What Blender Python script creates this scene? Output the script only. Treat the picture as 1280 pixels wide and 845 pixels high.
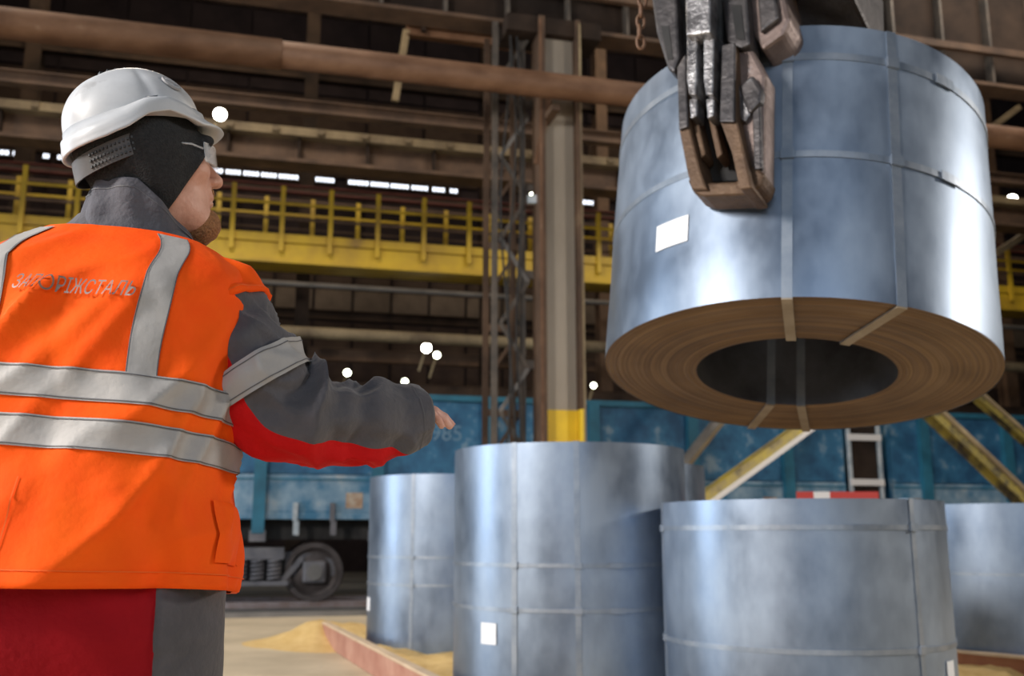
import bpy, math, random
import numpy as np
from mathutils import Vector, Matrix
random.seed(7); RNG = np.random.default_rng(7)
for o in list(bpy.data.objects): bpy.data.objects.remove(o)
scn = bpy.context.scene
col = scn.collection
PI = math.pi

# ------------------------------------------------------------------ camera, world, lights, exposure
FPX = 1240.0; PITCH = math.atan(0.2); CAMZ = 1.0
CP, SP = math.cos(PITCH), math.sin(PITCH)
cd = bpy.data.cameras.new('camera'); cam = bpy.data.objects.new('camera', cd); col.objects.link(cam)
cd.sensor_width = 36.0; cd.lens = 36.0 * FPX / 1280.0
cam.location = (0, 0, CAMZ); cam.rotation_euler = (PI / 2 + PITCH, 0, 0)
cd.clip_start = 0.05; cd.clip_end = 300
cd.dof.use_dof = True; cd.dof.focus_distance = 1.68; cd.dof.aperture_fstop = 4.8
scn.camera = cam
world = bpy.data.worlds.new('hall_air'); scn.world = world; world.use_nodes = True
bg = world.node_tree.nodes['Background']
bg.inputs['Color'].default_value = (0.55, 0.68, 0.95, 1); bg.inputs['Strength'].default_value = 0.03

def area_light(name, loc, target, size, size_y, power, color):
    ld = bpy.data.lights.new(name, 'AREA'); ld.shape = 'RECTANGLE'; ld.size = size; ld.size_y = size_y
    ld.energy = power; ld.color = color
    o = bpy.data.objects.new(name, ld); col.objects.link(o); o.location = loc
    d = Vector(target) - Vector(loc)
    o.rotation_euler = d.to_track_quat('-Z', 'Y').to_euler(); return o
# daylight from a tall side gate, roof lamps, and added unseen fills behind camera and overhead
area_light('gate_daylight_side', (-17.0, 6.0, 5.0), (1.0, 6.0, 1.5), 5.0, 9.0, 1350, (0.80, 0.90, 1.0))
area_light('rear_fill_light', (1.0, -13.0, 7.0), (1.0, 5.0, 1.5), 12.0, 7.0, 800, (0.74, 0.86, 1.0))  # added soft fill, unseen, for the bluish fronts of the coils
area_light('roof_lamp_key', (-8.0, -2.0, 5.8), (0.3, 4.0, 1.5), 2.0, 2.0, 1150, (1.0, 0.95, 0.90))
area_light('roof_lamp_side', (12.0, 4.2, 5.2), (0.0, 5.5, 1.0), 1.4, 1.4, 520, (1.0, 0.93, 0.84))
area_light('track_fill_light', (-6.0, 12.0, 14.0), (-2.0, 17.0, 1.0), 4.0, 2.0, 700, (1.0, 0.88, 0.74))  # this light and its far twin are added, unseen, to light the track
area_light('track_fill_light_far', (9.0, 13.0, 14.0), (7.0, 18.0, 1.0), 4.0, 2.0, 700, (1.0, 0.9, 0.78))
area_light('back_bay_fill_light', (-9.0, 21.0, 19.0), (-9.0, 25.0, 5.0), 5.0, 3.0, 700, (1.0, 0.78, 0.52))  # added unseen pair that lights the steelwork of the back bay
area_light('back_bay_fill_light_far', (8.0, 25.0, 19.0), (8.0, 29.0, 5.0), 5.0, 3.0, 700, (1.0, 0.8, 0.55))
vs = scn.view_settings
vs.view_transform = 'Standard'; vs.look = 'None'; vs.exposure = 0.15; vs.gamma = 1.0; vs.use_curve_mapping = False

# ------------------------------------------------------------------ measuring helpers (1280x845 frame)
def ray(px, py):
    a = (px - 640) / FPX; b = (422.5 - py) / FPX
    return np.array([a, CP - b * SP, SP + b * CP])
C0 = np.array([0, 0, CAMZ])
AW = math.radians(14.3)
EU = np.array([math.cos(AW), math.sin(AW), 0.0]); EN = np.array([-math.sin(AW), math.cos(AW), 0.0]); EZ = np.array([0, 0, 1.0])
def at_n(px, py, n):                       # point on the vertical plane n metres deep, parallel to the track
    d = ray(px, py); return C0 + d * (n / d.dot(EN))
def uz(px, py, n):
    p = at_n(px, py, n); return p.dot(EU), p[2]
def at_z(px, py, z):
    d = ray(px, py); return C0 + d * ((z - CAMZ) / d[2])
def at_d(px, py, depth): return C0 + ray(px, py) * depth
def at_y(px, py, y):
    d = ray(px, py); return C0 + d * (y / d[1])
def W(u, n, z): return EU * u + EN * n + EZ * z

# ------------------------------------------------------------------ object helpers
def tag(o, label=None, cat=None, group=None, kind=None):
    if label: o['label'] = label
    if cat: o['category'] = cat
    if group: o['group'] = group
    if kind: o['kind'] = kind
    return o
def thing(name, loc, label, cat, group=None, rot=None):
    o = bpy.data.objects.new(name, None); col.objects.link(o); o.location = Vector([float(v) for v in loc])
    o.empty_display_size = 0.2
    if rot is not None: o.rotation_euler = rot.to_euler()
    return tag(o, label, cat, group)
def obj(name, vf, mat, parent=None, local=False, smooth=False, kind=None):
    """vf = (verts, faces[, face material indices]); verts in world space unless local"""
    V, Fc = vf[0], vf[1]
    V = np.asarray(V, float).reshape(-1, 3)
    if parent is not None and not local: V = V - np.array(parent_origin(parent))
    me = bpy.data.meshes.new(name); me.from_pydata(V.tolist(), [], [list(map(int, f)) for f in Fc])
    mats = mat if isinstance(mat, (list, tuple)) else [mat]
    for m in mats: me.materials.append(m)
    if len(vf) > 2: me.polygons.foreach_set('material_index', np.asarray(vf[2], np.int32))
    if smooth: me.polygons.foreach_set('use_smooth', np.ones(len(me.polygons), bool))
    me.update()
    o = bpy.data.objects.new(name, me); col.objects.link(o)
    if parent is not None: o.parent = parent
    if kind: o['kind'] = kind
    return o
def parent_origin(p):
    v = Vector((0, 0, 0))
    while p is not None: v = v + p.location; p = p.parent
    return v
def bevel(o, w=0.01, seg=2, ang=35):
    m = o.modifiers.new('bevel', 'BEVEL'); m.width = w; m.segments = seg; m.limit_method = 'ANGLE'; m.angle_limit = math.radians(ang)
    return o
def join(*vfs):
    V, Fc, M = [], [], []; n = 0
    for vf in vfs:
        v = np.asarray(vf[0], float).reshape(-1, 3); V.append(v)
        Fc += [[i + n for i in f] for f in vf[1]]
        M += list(vf[2]) if len(vf) > 2 else [0] * len(vf[1])
        n += len(v)
    return np.concatenate(V), Fc, M
BOXF = [(0, 3, 2, 1), (4, 5, 6, 7), (0, 1, 5, 4), (1, 2, 6, 5), (2, 3, 7, 6), (3, 0, 4, 7)]
def box(c, s, ax=None):
    c = np.asarray(c, float); ax = np.eye(3) if ax is None else np.asarray(ax, float)
    k = np.array([[-1, -1, -1], [1, -1, -1], [1, 1, -1], [-1, 1, -1], [-1, -1, 1], [1, -1, 1], [1, 1, 1], [-1, 1, 1]]) * 0.5
    return c + (k * np.asarray(s, float)) @ ax, BOXF
def wbox(u0, u1, n0, n1, z0, z1):           # box in the frame of the track
    ax = np.array([EU, EN, EZ]); c = W((u0 + u1) / 2, (n0 + n1) / 2, (z0 + z1) / 2)
    return box(c, (u1 - u0, n1 - n0, z1 - z0), ax)
def frame(d, up=(0, 0, 1)):
    d = np.asarray(d, float); d = d / np.linalg.norm(d); up = np.asarray(up, float)
    if abs(d.dot(up)) > 0.98: up = np.array([0, 1.0, 0]) if abs(d[1]) < 0.9 else np.array([1.0, 0, 0])
    s = np.cross(d, up); s /= np.linalg.norm(s); t = np.cross(s, d); return s, t, d
def prism(p0, p1, sec, up=(0, 0, 1)):       # section polygon (side, up) swept from p0 to p1
    p0 = np.asarray(p0, float); p1 = np.asarray(p1, float); s, t, d = frame(p1 - p0, up); n = len(sec)
    ring = np.array([s * a + t * b for a, b in sec])
    V = np.concatenate([p0 + ring, p1 + ring])
    Fc = [(i, (i + 1) % n, n + (i + 1) % n, n + i) for i in range(n)] + [tuple(range(n - 1, -1, -1)), tuple(range(n, 2 * n))]
    return V, Fc
def circ(r, n=12): return [(r * math.cos(2 * PI * i / n), r * math.sin(2 * PI * i / n)) for i in range(n)]
def tube(p0, p1, r, n=12): return prism(p0, p1, circ(r, n))
def sec_I(h, w, tf=0.02, tw=0.015):
    a, b = w / 2, h / 2; c = tw / 2
    return [(-a, -b), (a, -b), (a, -b + tf), (c, -b + tf), (c, b - tf), (a, b - tf), (a, b), (-a, b), (-a, b - tf), (-c, b - tf), (-c, -b + tf), (-a, -b + tf)]
def sec_L(w, h, t=0.012): return [(0, 0), (w, 0), (w, t), (t, t), (t, h), (0, h)]
def sec_R(w, h): return [(-w / 2, -h / 2), (w / 2, -h / 2), (w / 2, h / 2), (-w / 2, h / 2)]
def sec_C(h, w, t=0.012): return [(0, -h / 2), (w, -h / 2), (w, -h / 2 + t), (t, -h / 2 + t), (t, h / 2 - t), (w, h / 2 - t), (w, h / 2), (0, h / 2)]
def path_tube(P, r, n=10, closed=False):
    P = np.asarray(P, float); m = len(P); R = np.broadcast_to(np.asarray(r, float), (m,))
    T = np.gradient(P, axis=0) if not closed else (np.roll(P, -1, 0) - np.roll(P, 1, 0))
    T /= np.linalg.norm(T, axis=1)[:, None]
    s, t, _ = frame(T[0]); V = []
    for i in range(m):
        s = s - T[i] * s.dot(T[i]); s /= np.linalg.norm(s); t = np.cross(s, T[i])
        V += [P[i] + R[i] * (s * math.cos(2 * PI * j / n) + t * math.sin(2 * PI * j / n)) for j in range(n)]
    Fc = []
    for i in range(m if closed else m - 1):
        a, b = i * n, ((i + 1) % m) * n
        Fc += [(a + j, a + (j + 1) % n, b + (j + 1) % n, b + j) for j in range(n)]
    if not closed: Fc += [tuple(range(n - 1, -1, -1)), tuple(range((m - 1) * n, m * n))]
    return np.array(V), Fc
def lathe(prof, n=48, closed=False):        # profile of (r, z) turned about local z
    V = [(r * math.cos(2 * PI * j / n), r * math.sin(2 * PI * j / n), z) for r, z in prof for j in range(n)]
    m = len(prof); Fc = []
    for i in range(m if closed else m - 1):
        a, b = i * n, ((i + 1) % m) * n
        Fc += [(a + j, a + (j + 1) % n, b + (j + 1) % n, b + j) for j in range(n)]
    return np.array(V), Fc
def grid(P, wrap=False, flip=False):        # P[i, j, 3] -> quads
    P = np.asarray(P, float); a, b = P.shape[:2]; Fc = []
    for i in range(a - 1):
        for j in range(b if wrap else b - 1):
            k = (j + 1) % b
            q = (i * b + j, i * b + k, (i + 1) * b + k, (i + 1) * b + j)
            Fc.append(q[::-1] if flip else q)
    return P.reshape(-1, 3), Fc
def solid_patch(P, N, t):                   # patch with real thickness t along the normals N
    P = np.asarray(P, float); a, b = P.shape[:2]; V0, F0 = grid(P + N * t); V1, F1 = grid(P); n = a * b
    Fc = list(F0) + [tuple(i + n for i in f[::-1]) for f in F1]
    rim = [i * b for i in range(a)] + [(a - 1) * b + j for j in range(1, b)] + [i * b + b - 1 for i in range(a - 2, -1, -1)] + [j for j in range(b - 2, 0, -1)]
    m = len(rim)
    Fc += [(rim[(k + 1) % m], rim[k], rim[k] + n, rim[(k + 1) % m] + n) for k in range(m)]
    return np.concatenate([V0, V1]), Fc

# value noise
_T = RNG.random((64, 64, 64))
def vnoise(x, y, z=0.0):
    x, y, z = np.broadcast_arrays(np.asarray(x, float), np.asarray(y, float), np.asarray(z, float))
    xi, yi, zi = np.floor(x).astype(int), np.floor(y).astype(int), np.floor(z).astype(int)
    fx, fy, fz = x - xi, y - yi, z - zi
    fx, fy, fz = (f * f * (3 - 2 * f) for f in (fx, fy, fz)); r = 0
    for a in (0, 1):
        for b in (0, 1):
            for c in (0, 1):
                r = r + _T[(xi + a) % 64, (yi + b) % 64, (zi + c) % 64] * (fx if a else 1 - fx) * (fy if b else 1 - fy) * (fz if c else 1 - fz)
    return r * 2 - 1
def fbm(x, y, z=0.0, o=3):
    r = 0; a = 1.0
    for k in range(o): r = r + a * vnoise(np.asarray(x) * 2 ** k + 7 * k, np.asarray(y) * 2 ** k, np.asarray(z) * 2 ** k + 3 * k); a *= 0.5
    return r

# ------------------------------------------------------------------ materials
def mat(name, c1, c2=None, scale=6.0, rough=0.6, metal=0.0, bump=0.0, bscale=40.0, c3=None, lo=0.35, hi=0.65, stretch=(1, 1, 1), rvar=0.0, detail=6, spec=0.5, sheen=0.0, coord='Object'):
    m = bpy.data.materials.new(name); m.use_nodes = True; nt = m.node_tree; N, L = nt.nodes, nt.links
    b = N['Principled BSDF']; b.inputs['Roughness'].default_value = rough; b.inputs['Metallic'].default_value = metal
    b.inputs['Specular IOR Level'].default_value = spec
    b.inputs['Base Color'].default_value = (*c1, 1)
    if sheen: b.inputs['Sheen Weight'].default_value = sheen
    tc = N.new('ShaderNodeTexCoord'); mp = N.new('ShaderNodeMapping'); L.new(tc.outputs[coord], mp.inputs['Vector']); mp.inputs['Scale'].default_value = stretch
    if c2 is not None:
        no = N.new('ShaderNodeTexNoise'); no.inputs['Scale'].default_value = scale; no.inputs['Detail'].default_value = detail; no.inputs['Roughness'].default_value = 0.62
        L.new(mp.outputs[0], no.inputs['Vector'])
        r = N.new('ShaderNodeValToRGB'); e = r.color_ramp.elements
        e[0].position = lo; e[0].color = (*c1, 1); e[1].position = hi; e[1].color = (*c2, 1)
        if c3 is not None:
            x = e.new(min(0.98, hi + 0.1)); x.color = (*c3, 1)
        L.new(no.outputs['Fac'], r.inputs['Fac']); L.new(r.outputs['Color'], b.inputs['Base Color'])
        if rvar:
            mr = N.new('ShaderNodeMapRange'); mr.inputs['To Min'].default_value = rough - rvar; mr.inputs['To Max'].default_value = rough + rvar
            mr.inputs['From Min'].default_value = 0.3; mr.inputs['From Max'].default_value = 0.7
            L.new(no.outputs['Fac'], mr.inputs['Value']); L.new(mr.outputs[0], b.inputs['Roughness'])
    if bump:
        n2 = N.new('ShaderNodeTexNoise'); n2.inputs['Scale'].default_value = bscale; n2.inputs['Detail'].default_value = 4
        L.new(mp.outputs[0], n2.inputs['Vector'])
        bp = N.new('ShaderNodeBump'); bp.inputs['Strength'].default_value = bump; bp.inputs['Distance'].default_value = 0.01
        L.new(n2.outputs['Fac'], bp.inputs['Height']); L.new(bp.outputs[0], b.inputs['Normal'])
    return m
def emit(name, c, s):
    m = bpy.data.materials.new(name); m.use_nodes = True; b = m.node_tree.nodes['Principled BSDF']
    b.inputs['Base Color'].default_value = (*c, 1); b.inputs['Emission Color'].default_value = (*c, 1); b.inputs['Emission Strength'].default_value = s
    return m
M = {}
M['concrete'] = mat('dusty_concrete', (0.46, 0.37, 0.25), (0.62, 0.51, 0.36), 1.2, 0.85, bump=0.3, bscale=12, c3=(0.30, 0.26, 0.2))
M['trackbed'] = mat('shaded_trackbed', (0.045, 0.05, 0.055), (0.09, 0.09, 0.09), 3, 0.9, bump=0.4, bscale=20)  # shadow over the track bed is put into this dark colour
M['rail'] = mat('worn_rail_steel', (0.42, 0.36, 0.36), (0.30, 0.22, 0.19), 4, 0.4, 0.6)
M['coil'] = mat('coil_steel', (0.20, 0.255, 0.345), (0.34, 0.405, 0.50), 2.2, 0.42, 0.82, bump=0.10, bscale=3.2, rvar=0.13, detail=5, stretch=(1, 1, 0.6), lo=.36, hi=.64)
M['strap'] = mat('strap_steel', (0.25, 0.30, 0.37), (0.36, 0.40, 0.46), 9, 0.42, 0.75)
M['strap_tan'] = mat('strap_dusty_steel', (0.30, 0.24, 0.17), (0.40, 0.33, 0.25), 9, 0.5, 0.4)
M['bore'] = mat('bore_steel', (0.10, 0.10, 0.115), (0.22, 0.23, 0.26), 3, 0.35, 0.8)
M['label'] = mat('white_label_paper', (0.86, 0.86, 0.88), None, rough=0.6)
M['pipe'] = mat('rusty_pipe', (0.10, 0.045, 0.02), (0.19, 0.10, 0.055), 3.0, 0.6, 0.15, bump=0.2, bscale=14, c3=(0.30, 0.21, 0.14), stretch=(0.5, 1, 1))
M['rust'] = mat('rusty_beam', (0.06, 0.034, 0.021), (0.13, 0.076, 0.045), 1.6, 0.75, 0.1, bump=0.2, bscale=9, c3=(0.22, 0.15, 0.09))
M['rustdark'] = mat('sooty_beam', (0.018, 0.013, 0.011), (0.045, 0.03, 0.022), 1.2, 0.9, bump=0.2, bscale=8, spec=.15)
M['tan'] = mat('tan_girder', (0.12, 0.085, 0.05), (0.30, 0.23, 0.13), 1.1, 0.7, bump=0.2, bscale=8, c3=(0.42, 0.34, 0.2))
M['redbeam'] = mat('red_oxide_beam', (0.10, 0.025, 0.02), (0.17, 0.05, 0.035), 2, 0.7)
M['yellow'] = mat('crane_yellow', (0.55, 0.36, 0.015), (0.40, 0.25, 0.02), 0.9, 0.5, c3=(0.22, 0.13, 0.03), lo=0.4, hi=0.62)
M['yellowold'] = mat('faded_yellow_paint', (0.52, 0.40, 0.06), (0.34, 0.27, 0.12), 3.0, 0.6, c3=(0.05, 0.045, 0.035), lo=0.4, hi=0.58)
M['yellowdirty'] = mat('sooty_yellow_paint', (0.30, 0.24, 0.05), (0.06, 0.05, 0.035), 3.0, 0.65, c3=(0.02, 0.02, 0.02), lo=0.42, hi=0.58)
M['greypaint'] = mat('column_grey_paint', (0.30, 0.255, 0.20), (0.42, 0.365, 0.30), 1.0, 0.5, 0.2, stretch=(1, 1, 0.25))
M['colyellow'] = mat('column_yellow_paint', (0.95, 0.66, 0.03), (0.78, 0.52, 0.03), 1.6, 0.5)
M['greysteel'] = mat('grey_steel', (0.16, 0.15, 0.14), (0.26, 0.24, 0.22), 2, 0.5, 0.3)
M['lattice'] = mat('lattice_steel', (0.06, 0.055, 0.05), (0.15, 0.12, 0.095), 2.2, 0.6, 0.2)
M['wagon'] = mat('wagon_blue', (0.012, 0.075, 0.165), (0.03, 0.15, 0.28), 2.4, 0.6, bump=0.25, bscale=6, c3=(0.22, 0.32, 0.40), lo=0.38, hi=0.58, detail=10)
M['wagonworn'] = mat('wagon_blue_worn', (0.045, 0.17, 0.29), (0.26, 0.37, 0.46), 2.6, 0.65, bump=0.3, bscale=6, c3=(0.40, 0.44, 0.46), lo=0.36, hi=0.62)
M['wagonrib'] = mat('wagon_rib_teal', (0.012, 0.10, 0.16), (0.02, 0.16, 0.25), 2, 0.6)
M['under'] = mat('underframe_black', (0.012, 0.012, 0.013), (0.035, 0.032, 0.03), 4, 0.8)
M['bogie'] = mat('bogie_cast_steel', (0.11, 0.11, 0.125), (0.21, 0.20, 0.21), 3, 0.6, 0.3)
M['wheel'] = mat('wheel_steel', (0.06, 0.048, 0.045), (0.11, 0.09, 0.085), 5, 0.5, 0.4)
M['rust_patch'] = mat('rust_patch', (0.30, 0.13, 0.05), (0.5, 0.42, 0.33), 5, 0.8)
M['white'] = mat('chalk_white', (0.55, 0.58, 0.6), (0.3, 0.36, 0.4), 6, 0.8)
M['number'] = mat('faded_number_paint', (0.17, 0.27, 0.36), (0.09, 0.2, 0.3), 7, 0.8)
M['cladding'] = mat('wall_cladding', (0.03, 0.02, 0.018), (0.07, 0.048, 0.036), 0.9, 0.85, bump=0.2, bscale=5, spec=.15)
M['claddingtan'] = mat('tan_cladding', (0.085, 0.06, 0.042), (0.17, 0.125, 0.088), 1.0, 0.8)
M['claddingdark'] = mat('sooty_cladding', (0.018, 0.014, 0.017), (0.036, 0.027, 0.029), 0.8, 0.9, spec=.15)
M['sand'] = mat('yellow_sand', (0.62, 0.40, 0.14), (0.74, 0.52, 0.22), 9, 0.95, bump=0.5, bscale=160)
M['board'] = mat('red_primed_board', (0.38, 0.16, 0.11), (0.52, 0.28, 0.2), 4, 0.75, stretch=(0.3, 1, 1), bump=0.2, bscale=30)
M['boardbrown'] = mat('rusty_board', (0.26, 0.09, 0.04), (0.36, 0.15, 0.07), 4, 0.75, bump=0.2, bscale=30)
M['boardtop'] = mat('sandy_board_edge', (0.55, 0.40, 0.26), (0.66, 0.50, 0.34), 8, 0.85)
M['tong'] = mat('worn_cast_steel', (0.045, 0.042, 0.045), (0.11, 0.10, 0.10), 7, 0.48, 0.6, bump=0.4, bscale=40, c3=(0.34, 0.34, 0.35), lo=0.35, hi=0.62)
M['tongrust'] = mat('rusty_cast_steel', (0.075, 0.042, 0.024), (0.15, 0.09, 0.052), 9, 0.6, 0.4, bump=0.4, bscale=50, c3=(0.30, 0.22, 0.16))
M['tongpink'] = mat('scraped_cast_steel', (0.16, 0.115, 0.10), (0.27, 0.205, 0.185), 8, 0.5, 0.5, bump=0.3, bscale=40, c3=(0.5, 0.48, 0.48))
M['tongbright'] = mat('bright_worn_steel', (0.14, 0.135, 0.14), (0.36, 0.35, 0.36), 14, 0.4, 0.75, bump=0.5, bscale=60, c3=(0.6, 0.6, 0.6), lo=0.4, hi=0.6)
M['lamp'] = emit('lamp_glow', (1.0, 0.95, 0.84), 40)
M['lampsmall'] = emit('small_lamp_glow', (0.95, 1.0, 0.75), 14)
M['daylight'] = emit('window_daylight', (0.82, 0.88, 1.0), 2.2)
M['redstripe'] = mat('red_stripe', (0.5, 0.05, 0.04)); M['whitestripe'] = mat('white_stripe', (0.75, 0.72, 0.7))
def coil_end_mat():
    m = bpy.data.materials.new('coil_edge_layers'); m.use_nodes = True; nt = m.node_tree; N, L = nt.nodes, nt.links; b = N['Principled BSDF']
    tc = N.new('ShaderNodeTexCoord'); sx = N.new('ShaderNodeSeparateXYZ'); L.new(tc.outputs['Object'], sx.inputs[0])
    cx = N.new('ShaderNodeCombineXYZ'); L.new(sx.outputs['X'], cx.inputs['X']); L.new(sx.outputs['Y'], cx.inputs['Y'])
    ln = N.new('ShaderNodeVectorMath'); ln.operation = 'LENGTH'; L.new(cx.outputs[0], ln.inputs[0])
    big = N.new('ShaderNodeTexNoise'); big.inputs['Scale'].default_value = 3.0; L.new(tc.outputs['Object'], big.inputs['Vector'])
    mu = N.new('ShaderNodeMath'); mu.operation = 'MULTIPLY'; mu.inputs[1].default_value = 110; L.new(ln.outputs['Value'], mu.inputs[0])
    c2 = N.new('ShaderNodeCombineXYZ'); L.new(mu.outputs[0], c2.inputs['X']); L.new(big.outputs['Fac'], c2.inputs['Y'])
    n1 = N.new('ShaderNodeTexNoise'); n1.inputs['Scale'].default_value = 1.0; n1.inputs['Detail'].default_value = 4; L.new(c2.outputs[0], n1.inputs['Vector'])
    ad = N.new('ShaderNodeMath'); ad.operation = 'ADD'; L.new(n1.outputs['Fac'], ad.inputs[0])
    m2 = N.new('ShaderNodeMath'); m2.operation = 'MULTIPLY_ADD'; m2.inputs[1].default_value = 0.6; m2.inputs[2].default_value = -0.3; L.new(big.outputs['Fac'], m2.inputs[0]); L.new(m2.outputs[0], ad.inputs[1])
    r = N.new('ShaderNodeValToRGB'); e = r.color_ramp.elements
    e[0].position = 0.3; e[0].color = (0.11, 0.065, 0.036, 1); e[1].position = 0.78; e[1].color = (0.26, 0.17, 0.095, 1)
    x = e.new(0.5); x.color = (0.175, 0.105, 0.055, 1)
    L.new(ad.outputs[0], r.inputs['Fac']); L.new(r.outputs['Color'], b.inputs['Base Color'])
    b.inputs['Roughness'].default_value = 0.55; b.inputs['Metallic'].default_value = 0.35
    bp = N.new('ShaderNodeBump'); bp.inputs['Strength'].default_value = 0.25; bp.inputs['Distance'].default_value = 0.003
    L.new(n1.outputs['Fac'], bp.inputs['Height']); L.new(bp.outputs[0], b.inputs['Normal']); return m
M['coilend'] = coil_end_mat()

# ------------------------------------------------------------------ the hall
UL, UR = -34.0, 46.0
def zat(px, py, n): return uz(px, py, n)[1]
def uat(px, py, n): return uz(px, py, n)[0]
tag(obj('floor', wbox(UL, UR, -16, 13.6, -0.3, 0.0), M['concrete']), kind='structure')
tag(obj('floor_track_bed', wbox(UL, UR, 13.6, 35, -0.42, -0.16), M['trackbed']), kind='structure')
tag(obj('trim_1', wbox(UL, UR, 13.3, 13.6, 0.0, 0.05), M['greysteel']), kind='structure')
wb = tag(obj('wall_back', wbox(UL, UR, 34.3, 34.7, -0.3, 25), M['claddingdark']), kind='structure')
tag(obj('wall_left', wbox(UL - 0.3, UL, -16, 34.7, -0.3, 25), M['claddingdark']), kind='structure')
tag(obj('wall_right', wbox(UR, UR + 0.3, 6.0, 34.7, -0.3, 25), M['claddingdark']), kind='structure')
tag(obj('ceiling', wbox(UL, UR, 11.0, 34.7, 24.6, 25), M['claddingdark']), kind='structure')
def repeat(o, n, step):
    for k in range(1, n):
        c = o.copy(); col.objects.link(c); c.parent = o.parent; c.location = o.location + Vector([float(v) for v in step]) * k
# cladding panels of the far wall, each a piece of its own
zr = [2.2, zat(470, 402, 34), zat(470, 362, 34), zat(470, 330, 34)]
ztop = zr[3]; rows = [(zr[0], zr[1], 'cladding'), (zr[1], zr[2], 'claddingtan'), (zr[2], zr[3], 'cladding')]
while ztop < 23.5:
    rows.append((ztop, min(24.4, ztop + 3.1), 'claddingdark' if len(rows) % 2 else 'cladding')); ztop += 3.1
for k, (z0, z1, mm) in enumerate(rows):
    wdt = 1.35 if k < 3 else 2.1
    nn = int(56 / wdt)
    o = obj('cladding_panel', wbox(-24, -24 + wdt - 0.09, 34.3 - 0.12, 34.32, z0 + 0.05, z1 - 0.05), M[mm], wb)
    repeat(o, nn, EU * wdt)
# ribbon window groups high on the far wall
zw = zat(300, 216, 34.0)
GR = [(0, 12), (16, 40), (54, 62), (72, 95), (262, 279), (282, 301), (304, 324), (326, 346), (348, 373), (386, 391), (394, 418), (435, 461), (463, 486), (488, 511), (514, 535), (540, 556), (562, 572), (728, 748)]
for k, (a, b) in enumerate(GR):
    u0 = uat(a, 187 + .098 * a, 34); u1 = uat(b, 187 + .098 * b, 34); n = max(1, round((b - a) / 5.0)); st = (u1 - u0) / n
    w = obj('window_%d' % (k + 1), wbox(u0 - .06, u1 + .06, 34.0, 34.18, zw - .16, zw + .16), M['rustdark']); tag(w, kind='structure')
    p = obj('pane', wbox(u0 + st * .16, u0 + st * .84, 33.97, 34.0, zw - .065, zw + .065), M['daylight'] if k < 14 else M['daylight'], w)
    repeat(p, n, EU * st)
# long members running along the hall, wall to wall
def long_member(name, n, zc, sec, m, label, cat, u0=UL, u1=UR, group=None):
    return tag(obj(name, prism(W(u0, n, zc), W(u1, n, zc), sec), m), label, cat, group)
# big rusty pipe in front of the column
pz = zat(400, 74, 12.3)
pp = thing('steel_pipe', W(0, 12.3, pz), 'thick rusty pipe crossing the hall high up in front of the main column', 'pipe')
uj = uat(352, 68, 12.3)
obj('pipe_run', tube(W(UL, 12.3, pz), W(UR, 12.3, pz), 0.18, 20), M['pipe'], pp, smooth=True)
obj('sleeve', tube(W(UL, 12.3, pz), W(uj, 12.3, pz), 0.197, 20), M['pipe'], pp, smooth=True)
for px in (700, 1150, -200):
    u = uat(px, 110, 12.3); obj('hanger', prism(W(u, 12.5, pz - .22), W(u, 13.3, pz - .22), sec_R(.12, .08)), M['rust'], pp)
# plate girder carried by the column, with stiffeners
gz = zat(820, 58, 13.4)
pg = thing('plate_girder', W(0, 13.4, gz), 'deep sooty plate girder with upright stiffeners along the top edge', 'girder')
obj('web', wbox(UL, UR, 13.39, 13.42, gz, gz + 2.4), M['rustdark'], pg)
obj('bottom_flange', wbox(UL, UR, 13.2, 13.62, gz - .04, gz + .02), M['rust'], pg)
obj('top_flange', wbox(UL, UR, 13.2, 13.62, gz + 2.4, gz + 2.45), M['rust'], pg)
st0 = obj('stiffener', wbox(-10, -9.96, 13.22, 13.4, gz + .02, gz + 2.4), M['lattice'], pg); repeat(st0, 26, EU * 0.95)
obj('cable_tray', wbox(UL, UR, 13.1, 13.2, gz + 0.5, gz + .62), M['rust'], pg)
# main column
nC = 13.0; uA = uat(675, 400, nC); uB = uat(726, 400, nC); tf = 0.05
mc = thing('steel_column', W((uA + uB) / 2, nC, 0), 'tall grey H-section column with yellow painted foot beside a lattice leg', 'column')
zy = zat(700, 512, nC)
obj('web', wbox(uA + .06, uB - .06, nC + .05, nC + .08, zy, gz - .04), M['greypaint'], mc)
obj('web_foot', wbox(uA + .06, uB - .06, nC + .05, nC + .08, 0, zy), M['colyellow'], mc)
for (a, b) in ((uA - .03, uA + .06), (uB - .06, uB + .01)):
    obj('flange', wbox(a, b, nC - .14, nC + .27, zy, gz - .04), M['rust'], mc)
    obj('flange_foot', wbox(a, b, nC - .14, nC + .27, 0, zy), M['colyellow'] if a > uA + .1 else M['rust'], mc)
obj('edge_strip', wbox(uB - .02, uB + .01, nC - .15, nC - .14, 0, gz - .1), M['tan'], mc)
obj('edge_strip', wbox(uA - .03, uA + .01, nC - .15, nC - .14, 0, gz - .1), M['pipe'], mc)
obj('cap_bracket', wbox(uA - .5, uB + .35, nC - .1, nC + .5, gz - .3, gz - .04), M['rustdark'], mc)
gs = [(-.5, 0), (0, 0), (0, -.9), (-.08, -.9)]
obj('gusset', prism(W(uA, nC + .1, gz - .3), W(uA, nC + .14, gz - .3), [(-a, b) for a, b in gs][::-1]), M['lattice'], mc)
l0 = uat(622, 400, nC + .2); l1 = uat(664, 400, nC + .2)
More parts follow.
